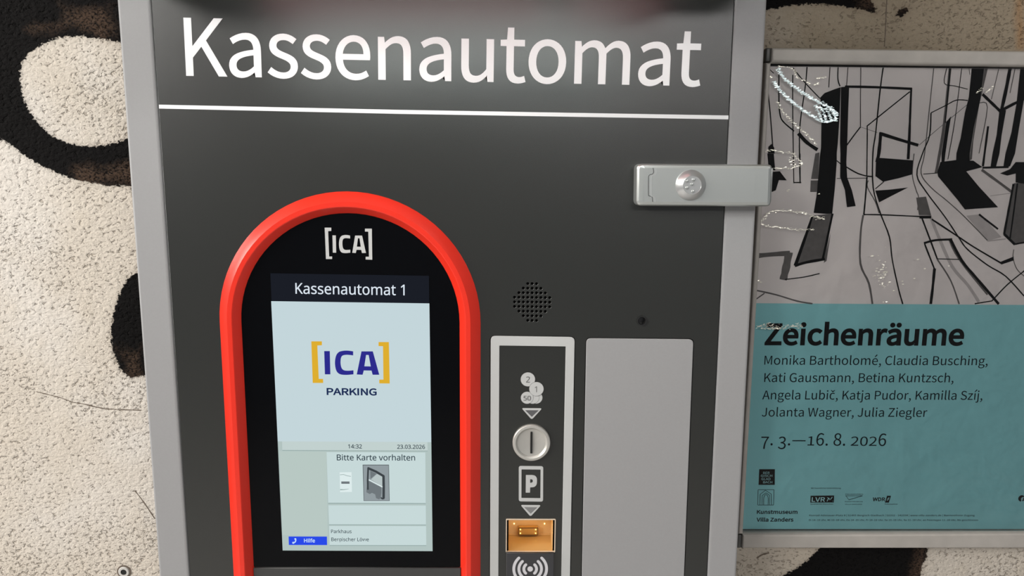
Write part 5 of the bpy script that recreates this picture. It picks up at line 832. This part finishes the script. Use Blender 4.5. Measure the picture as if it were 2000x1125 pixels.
# each stroke is its own outline, so overlapping ones must not cut holes: fill them one by one, layered by a hair
def ink_part(name, loops, Y, m, label):
    bm = bmesh.new(); R2 = random.Random(3)
    for i, lp in enumerate(loops):
        me = loops_mesh([lp], Y - (i % 23) * 0.000002, 0.00001); bm.from_mesh(me); bpy.data.meshes.remove(me)
    me = bpy.data.meshes.new(name); bm.to_mesh(me); bm.free(); return link(name, me, m, po_, label)
ink_part('pale_wash', PALE, QY - 0.00006, MT['paleink'], 'pale grey brush washes'); ink_part('grey_wash', WASH, QY - 0.00012, MT['wash'], 'dark grey brush washes'); ink_part('ink_drawing', INK, QY - 0.0002, MT['ink'], 'black ink lines of a room')
TY = QY - 0.0002
def ptext(name, s, p0, p1, capz, m=MT['textink'], off=0.0, label=None, **k):
    return plate(name, text_loops('S', s, at(*zt([p0])[0], TY), at(*zt([p1])[0], TY), capz * PXM / 3.509, **k), TY, 0.0001, m, po_, offset=off, label=label)
tl = text_loops('S', 'Zeichenr\u00e4ume', at(*zt([(228, 325)])[0], TY), at(*zt([(1578, 328)])[0], TY), 148 * PXM / 3.509)
layers('title', [(tl, TY, 0.0001, MT['ink'], 0.00085), (tl, TY + 0.00001, 0.0001, MT['ink'], 0.0003), (tl, TY + 0.00002, 0.0001, MT['ink'])], po_, label='bold black heading')
names = []
for s, p0, p1 in (('Monika Bartholom\u00e9, Claudia Busching,', (220, 464), (1750, 468)), ('Kati Gausmann, Betina Kuntzsch,', (219, 583), (1516, 585)), ('Angela Lubi\u010d, Katja Pudor, Kamilla Sz\u00edj,', (206, 702), (1714, 705)), ('Jolanta Wagner, Julia Ziegler', (202, 819), (1334, 822))):
    names += text_loops('S', s, at(*zt([p0])[0], TY), at(*zt([p1])[0], TY), 66 * PXM / 3.509)
plate('artist_names', names, TY, 0.0001, MT['textink'], po_, label='four lines of names')
old = {'7': (-0.30, 1.0), '3': (-0.30, 1.0), '1': (0, 0.74), '2': (0, 0.74), '0': (0, 0.74)}
ptext('dates', '7. 3.\u201416. 8. 2026', (197, 1016), (1052, 1021), 94, tweak=old, label='old style date line')
kt = lambda p: at(*ze([p])[0], TY)
ptext2 = lambda s, p0, p1, c, **k: text_loops('S', s, kt(p0), kt(p1), c * PXM / 3.509, **k)
plate('museum_name', ptext2('Kunstmuseum', (170, 433), (446, 433), 28) + ptext2('Villa Zanders', (168, 486), (418, 486), 28), TY, 0.0001, MT['textink'], po_, offset=0.00017)
EY = TY - 0.0001
def kq(p): return [kt(q) for q in p]
em = [([kq([(186, 128), (293, 128), (292, 235), (181, 235)])], TY, 0.0001, MT['ink'])]
for s, xa_, xb_, yb_ in (('BER', 212, 256, 160), ('GISCH', 196, 274, 180), ('GLAD', 200, 262, 202), ('BACH', 212, 274, 224)): em.append((ptext2(s, (xa_, yb_), (xb_, yb_), 17), EY, 0.0001, MT['tealink']))
layers('town_emblem', em, po_, label='black square with pale letters')
def sk(pts, w=3.6): return stroke(kq(pts), w * PXM / 3.509)
arch = [sk([(178, 268), (287, 268)]), sk([(287, 268), (284, 373)]), sk([(284, 373), (175, 373)]), sk([(175, 373), (178, 268)]), sk([(190, 372), (192, 300), (228, 272)]), sk([(228, 272), (268, 298), (270, 372)]), sk([(205, 372), (206, 308)]), sk([(256, 372), (256, 306)]),
        sk([(206, 308), (232, 290), (256, 306)]), stroke(bez(kq([(216, 372), (218, 320), (232, 302), (246, 320), (246, 372)]), 5), 3.6 * PXM / 3.509)]
bm = bmesh.new()
for i, lp in enumerate(arch):
    me = loops_mesh([lp], TY - i * 0.000003, 0.00001); bm.from_mesh(me)
me = bpy.data.meshes.new('museum_emblem'); bm.to_mesh(me); bm.free(); link('museum_emblem', me, MT['textink'], po_, 'outline of an arched gate')
layers('sponsor_logo', [([kq([(538, 310), (699, 308), (697, 356), (536, 357)])], TY, 0.0001, MT['ink']), (ptext2('LVR', (545, 350), (634, 350), 34), EY, 0.0001, MT['tealink'], 0.0001), (ptext2('Qualit\u00e4t f\u00fcr Menschen', (536, 371), (692, 371), 9), TY, 0.0001, MT['textink']),
       ([stroke(bez(kq([(650, 348), (660, 330), (672, 335), (686, 318)]), 4), 0.0006), stroke(bez(kq([(652, 322), (668, 330), (680, 345), (692, 346)]), 4), 0.0005)], EY, 0.0001, MT['tealink'])], po_, label='black sponsor block')
layers('sponsor_logo', [(ptext2('WDR', (964, 346), (1046, 346), 27), TY, 0.0001, MT['ink'], 0.00015), ([kq([(1062, 310), (1089, 310), (1074, 357), (1047, 357)])], TY, 0.0001, MT['ink']), ([stroke(bez(kq([(1062, 345), (1066, 330), (1075, 322), (1070, 338)]), 4), 0.0004)], EY, 0.0001, MT['tealink']), (ptext2('Kulturpartner', (1046, 371), (1135, 371), 9), TY, 0.0001, MT['textink'])], po_, label='bold letters with a black slanted block')
fl = [stroke(kq([(776, 310), (894, 310)]), 0.0004), stroke(kq([(893, 310), (800, 338), (780, 310)]), 0.0004)]
layers('sponsor_logo', [([fl[0]], TY, 0.0001, MT['textink']), ([fl[1]], TY - 0.00002, 0.0001, MT['textink']), (ptext2('FREUNDESKREIS', (776, 304), (897, 304), 9), TY, 0.0001, MT['textink']), (ptext2('KUNSTMUSEUM', (773, 354), (893, 354), 8), TY, 0.0001, MT['textink']), (ptext2('VILLA ZANDERS', (773, 372), (890, 372), 8), TY, 0.0001, MT['textink'])], po_, label='thin outlined pennant with small capitals')
plate('small_print', ptext2('Mit freundlicher Unterst\u00fctzung', (541, 262), (745, 262), 10) + ptext2('Konrad-Adenauer-Platz 8 | 51465 Bergisch Gladbach | 02202 - 142334 | www.villa-zanders.de | Barrierefreier Zugang', (528, 450), (1662, 450), 13)
      + ptext2('Di 14\u201318 Uhr, Mi 10\u201318 Uhr, Do 14\u201320 Uhr, Fr 14\u201318 Uhr, Sa 10\u201318 Uhr, So 11\u201318 Uhr, an Feiertagen 11\u201318 Uhr, Mo geschlossen', (526, 482), (1685, 482), 13), TY, 0.0001, MT['textink'], po_)
fc = kt((1984, 328))
layers('web_symbol', [([circ(fc, 25 * PXM / 3.509, 32)], TY, 0.0001, MT['ink']), (ptext2('f', (1976, 352), (1996, 352), 34), EY, 0.0001, MT['tealink'], 0.0001)], po_, label='round black sign with a letter')

# clear cover sheet with lamp glints built in as pale tilted facets
def clear_film():
    m = bpy.data.materials.new('clear_film'); m.use_nodes = True; nt = m.node_tree; nt.nodes.clear(); N = nt.nodes.new; K = nt.links.new
    o = N('ShaderNodeOutputMaterial'); mx = N('ShaderNodeMixShader'); tr = N('ShaderNodeBsdfTransparent'); gl_ = N('ShaderNodeBsdfGlossy'); fr = N('ShaderNodeFresnel'); fr.inputs[0].default_value = 1.28
    gl_.inputs['Roughness'].default_value = 0.10
    tc = N('ShaderNodeTexCoord'); n = N('ShaderNodeTexNoise'); n.inputs['Scale'].default_value = 26; n.inputs['Detail'].default_value = 4; K(tc.outputs['Object'], n.inputs['Vector'])
    b = N('ShaderNodeBump'); b.inputs['Strength'].default_value = 0.5; b.inputs['Distance'].default_value = 0.003; K(n.outputs['Fac'], b.inputs['Height']); K(b.outputs[0], gl_.inputs['Normal']); K(b.outputs[0], fr.inputs['Normal'])
    K(fr.outputs[0], mx.inputs[0]); K(tr.outputs[0], mx.inputs[1]); K(gl_.outputs[0], mx.inputs[2]); K(mx.outputs[0], o.inputs[0]); return m
SY2 = QY - 0.0030
cov = plate('cover_sheet', [[(pxa, pza), (pxb, pza), (pxb, pzb), (pxa, pzb)]], SY2, 0.0004, clear_film(), pf, label='clear plastic cover sheet')
cr = bmesh.new(); RC = random.Random(5)
def facet(p, r, n, mi=0):
    """a small tilted pale facet standing for a lamp glint about p = (x, z)"""
    k = RC.randint(3, 5); a0_ = RC.uniform(0, 6.3); t = Vector((RC.uniform(-1, 1), 0, RC.uniform(-1, 1))); vs = []
    for i in range(k):
        a = a0_ + 6.283 * i / k + RC.uniform(-.35, .35); rr = r * RC.uniform(0.6, 1.3); dx, dz = rr * math.cos(a) * 1.7, rr * math.sin(a) * 0.55; dz += dx * 0.12
        vs.append(cr.verts.new((p[0] + dx, SY2 - 0.0003 + (dx * n[0] + dz * n[1]) - 0.0001, p[1] + dz)))
    try: f = cr.faces.new(vs); f.material_index = mi; f.normal_update(); (f.normal.y > 0) and f.normal_flip()
    except ValueError: pass
def glint_trail(pts, w, dens=1.0, big=1.0, mi=0):
    q = bez(ats(zc(ab(pts) if any(len(p) == 3 for p in pts) else pts), SY2), 14); 
    for a, b in zip(q, q[1:]):
        L = math.hypot(b[0] - a[0], b[1] - a[1]); m_ = max(1, int(L / 0.00042 * dens))
        for i in range(m_):
            t = RC.random(); off = RC.gauss(0, w * U * PXM * 0.33); d = ((b[1] - a[1]) / (L + 1e-9), -(b[0] - a[0]) / (L + 1e-9))
            facet((a[0] + (b[0] - a[0]) * t + d[0] * off, a[1] + (b[1] - a[1]) * t + d[1] * off), 0.00052 * big * RC.uniform(0.6, 1.3), (RC.gauss(-0.02, 0.13), RC.gauss(0.10, 0.11)), mi)
glint_trail([(212, 487), (250, 545), (330, 612), (430, 682), (520, 732), (600, 775), (635, 822)], 15, 2.4, 1.25, 1); glint_trail([(188, 575), (230, 642), (330, 732), (440, 812), (540, 862), (622, 852)], 15, 2.4, 1.25, 1)
for xx in (505, 540, 575, 610): glint_trail([(xx - 25, 742 + (xx - 505) * 0.35), (xx, 800), (xx + 18, 862)], 15, 2.0, 1.2, 1)
glint_trail([(215, 470), (320, 490), (350, 545), (440, 592)], 8, 0.7); glint_trail([(210, 720), (250, 790), (320, 872), (420, 952), (482, 1032)], 15, 0.9); glint_trail([(130, 530), (170, 548)], 12, .6); glint_trail([(470, 602), (500, 590)], 8, .5); glint_trail([(490, 556), (556, 546)], 8, .5)
glint_trail([(1618, 658), (1668, 628)], 18, 1.4); glint_trail([(1690, 652), (1742, 618)], 14, 0.5)
glint_trail([(100, 30, 1), (98, 1110), (108, 1080), (180, 1064), (250, 1080), (320, 1112), (350, 30, 1), (382, 78, 1), (300, 100, 1), (180, 105, 1)], 12, 1.0); glint_trail([(290, 45, 1), (340, 75, 1)], 40, 1.2); glint_trail([(98, 5, 1), (112, 35, 1)], 20, 1.5)
glint_trail([(545, 465, 1), (480, 445, 1), (400, 422, 1), (240, 404, 1), (150, 420, 1), (120, 460, 1), (90, 490, 1), (130, 512, 1), (250, 525, 1), (380, 540, 1), (470, 535, 1)], 12, 1.0); glint_trail([(440, 445, 1), (540, 460, 1)], 24, 0.9)
zl_ = lambda pts: [((1430 + x / 3.509 - 1460) * 3.6296, (580 + y / 3.509) * 3.6296) for x, y in pts]
glint_trail(zl_([(165, 206), (230, 198), (330, 208), (400, 200), (482, 206)]), 30, 1.6); glint_trail(zl_([(200, 212), (270, 218), (330, 212)]), 14, 0.8)
for _ in range(46):
    x_, y_ = RC.gauss(955, 28), RC.gauss(860, 75); facet(ats(zc([(x_, y_ + 1088.9)]), SY2)[0], 0.0006 * RC.uniform(0.5, 1.4), (RC.gauss(-.02, .16), RC.gauss(.10, .14)))
for x_, y_ in ((85, 905), (95, 912), (75, 900), (880, 725), (1205, 750), (1425, 795), (1255, 815), (1095, 905), (1100, 925), (1180, 885), (1005, 910), (960, 1052), (985, 1050), (1035, 970), (290, 255), (285, 265), (505, 285)):
    facet(ats(zc([(x_, y_ + 1088.9)]), SY2)[0], 0.0008, (RC.gauss(-.02, .13), RC.gauss(.10, .11)))
me = bpy.data.meshes.new('film_glint'); cr.to_mesh(me); cr.free(); link('film_glint', me, [mat('warm_painted_glint', (0.97, 0.94, 0.80, 1), 0.28, 0.55, 1.0), mat('cool_painted_glint', (0.84, 0.98, 1.0, 1), 0.28, 0.55, 1.0)], pf, label='pale facets drawn as lamp glints on the clear cover sheet')
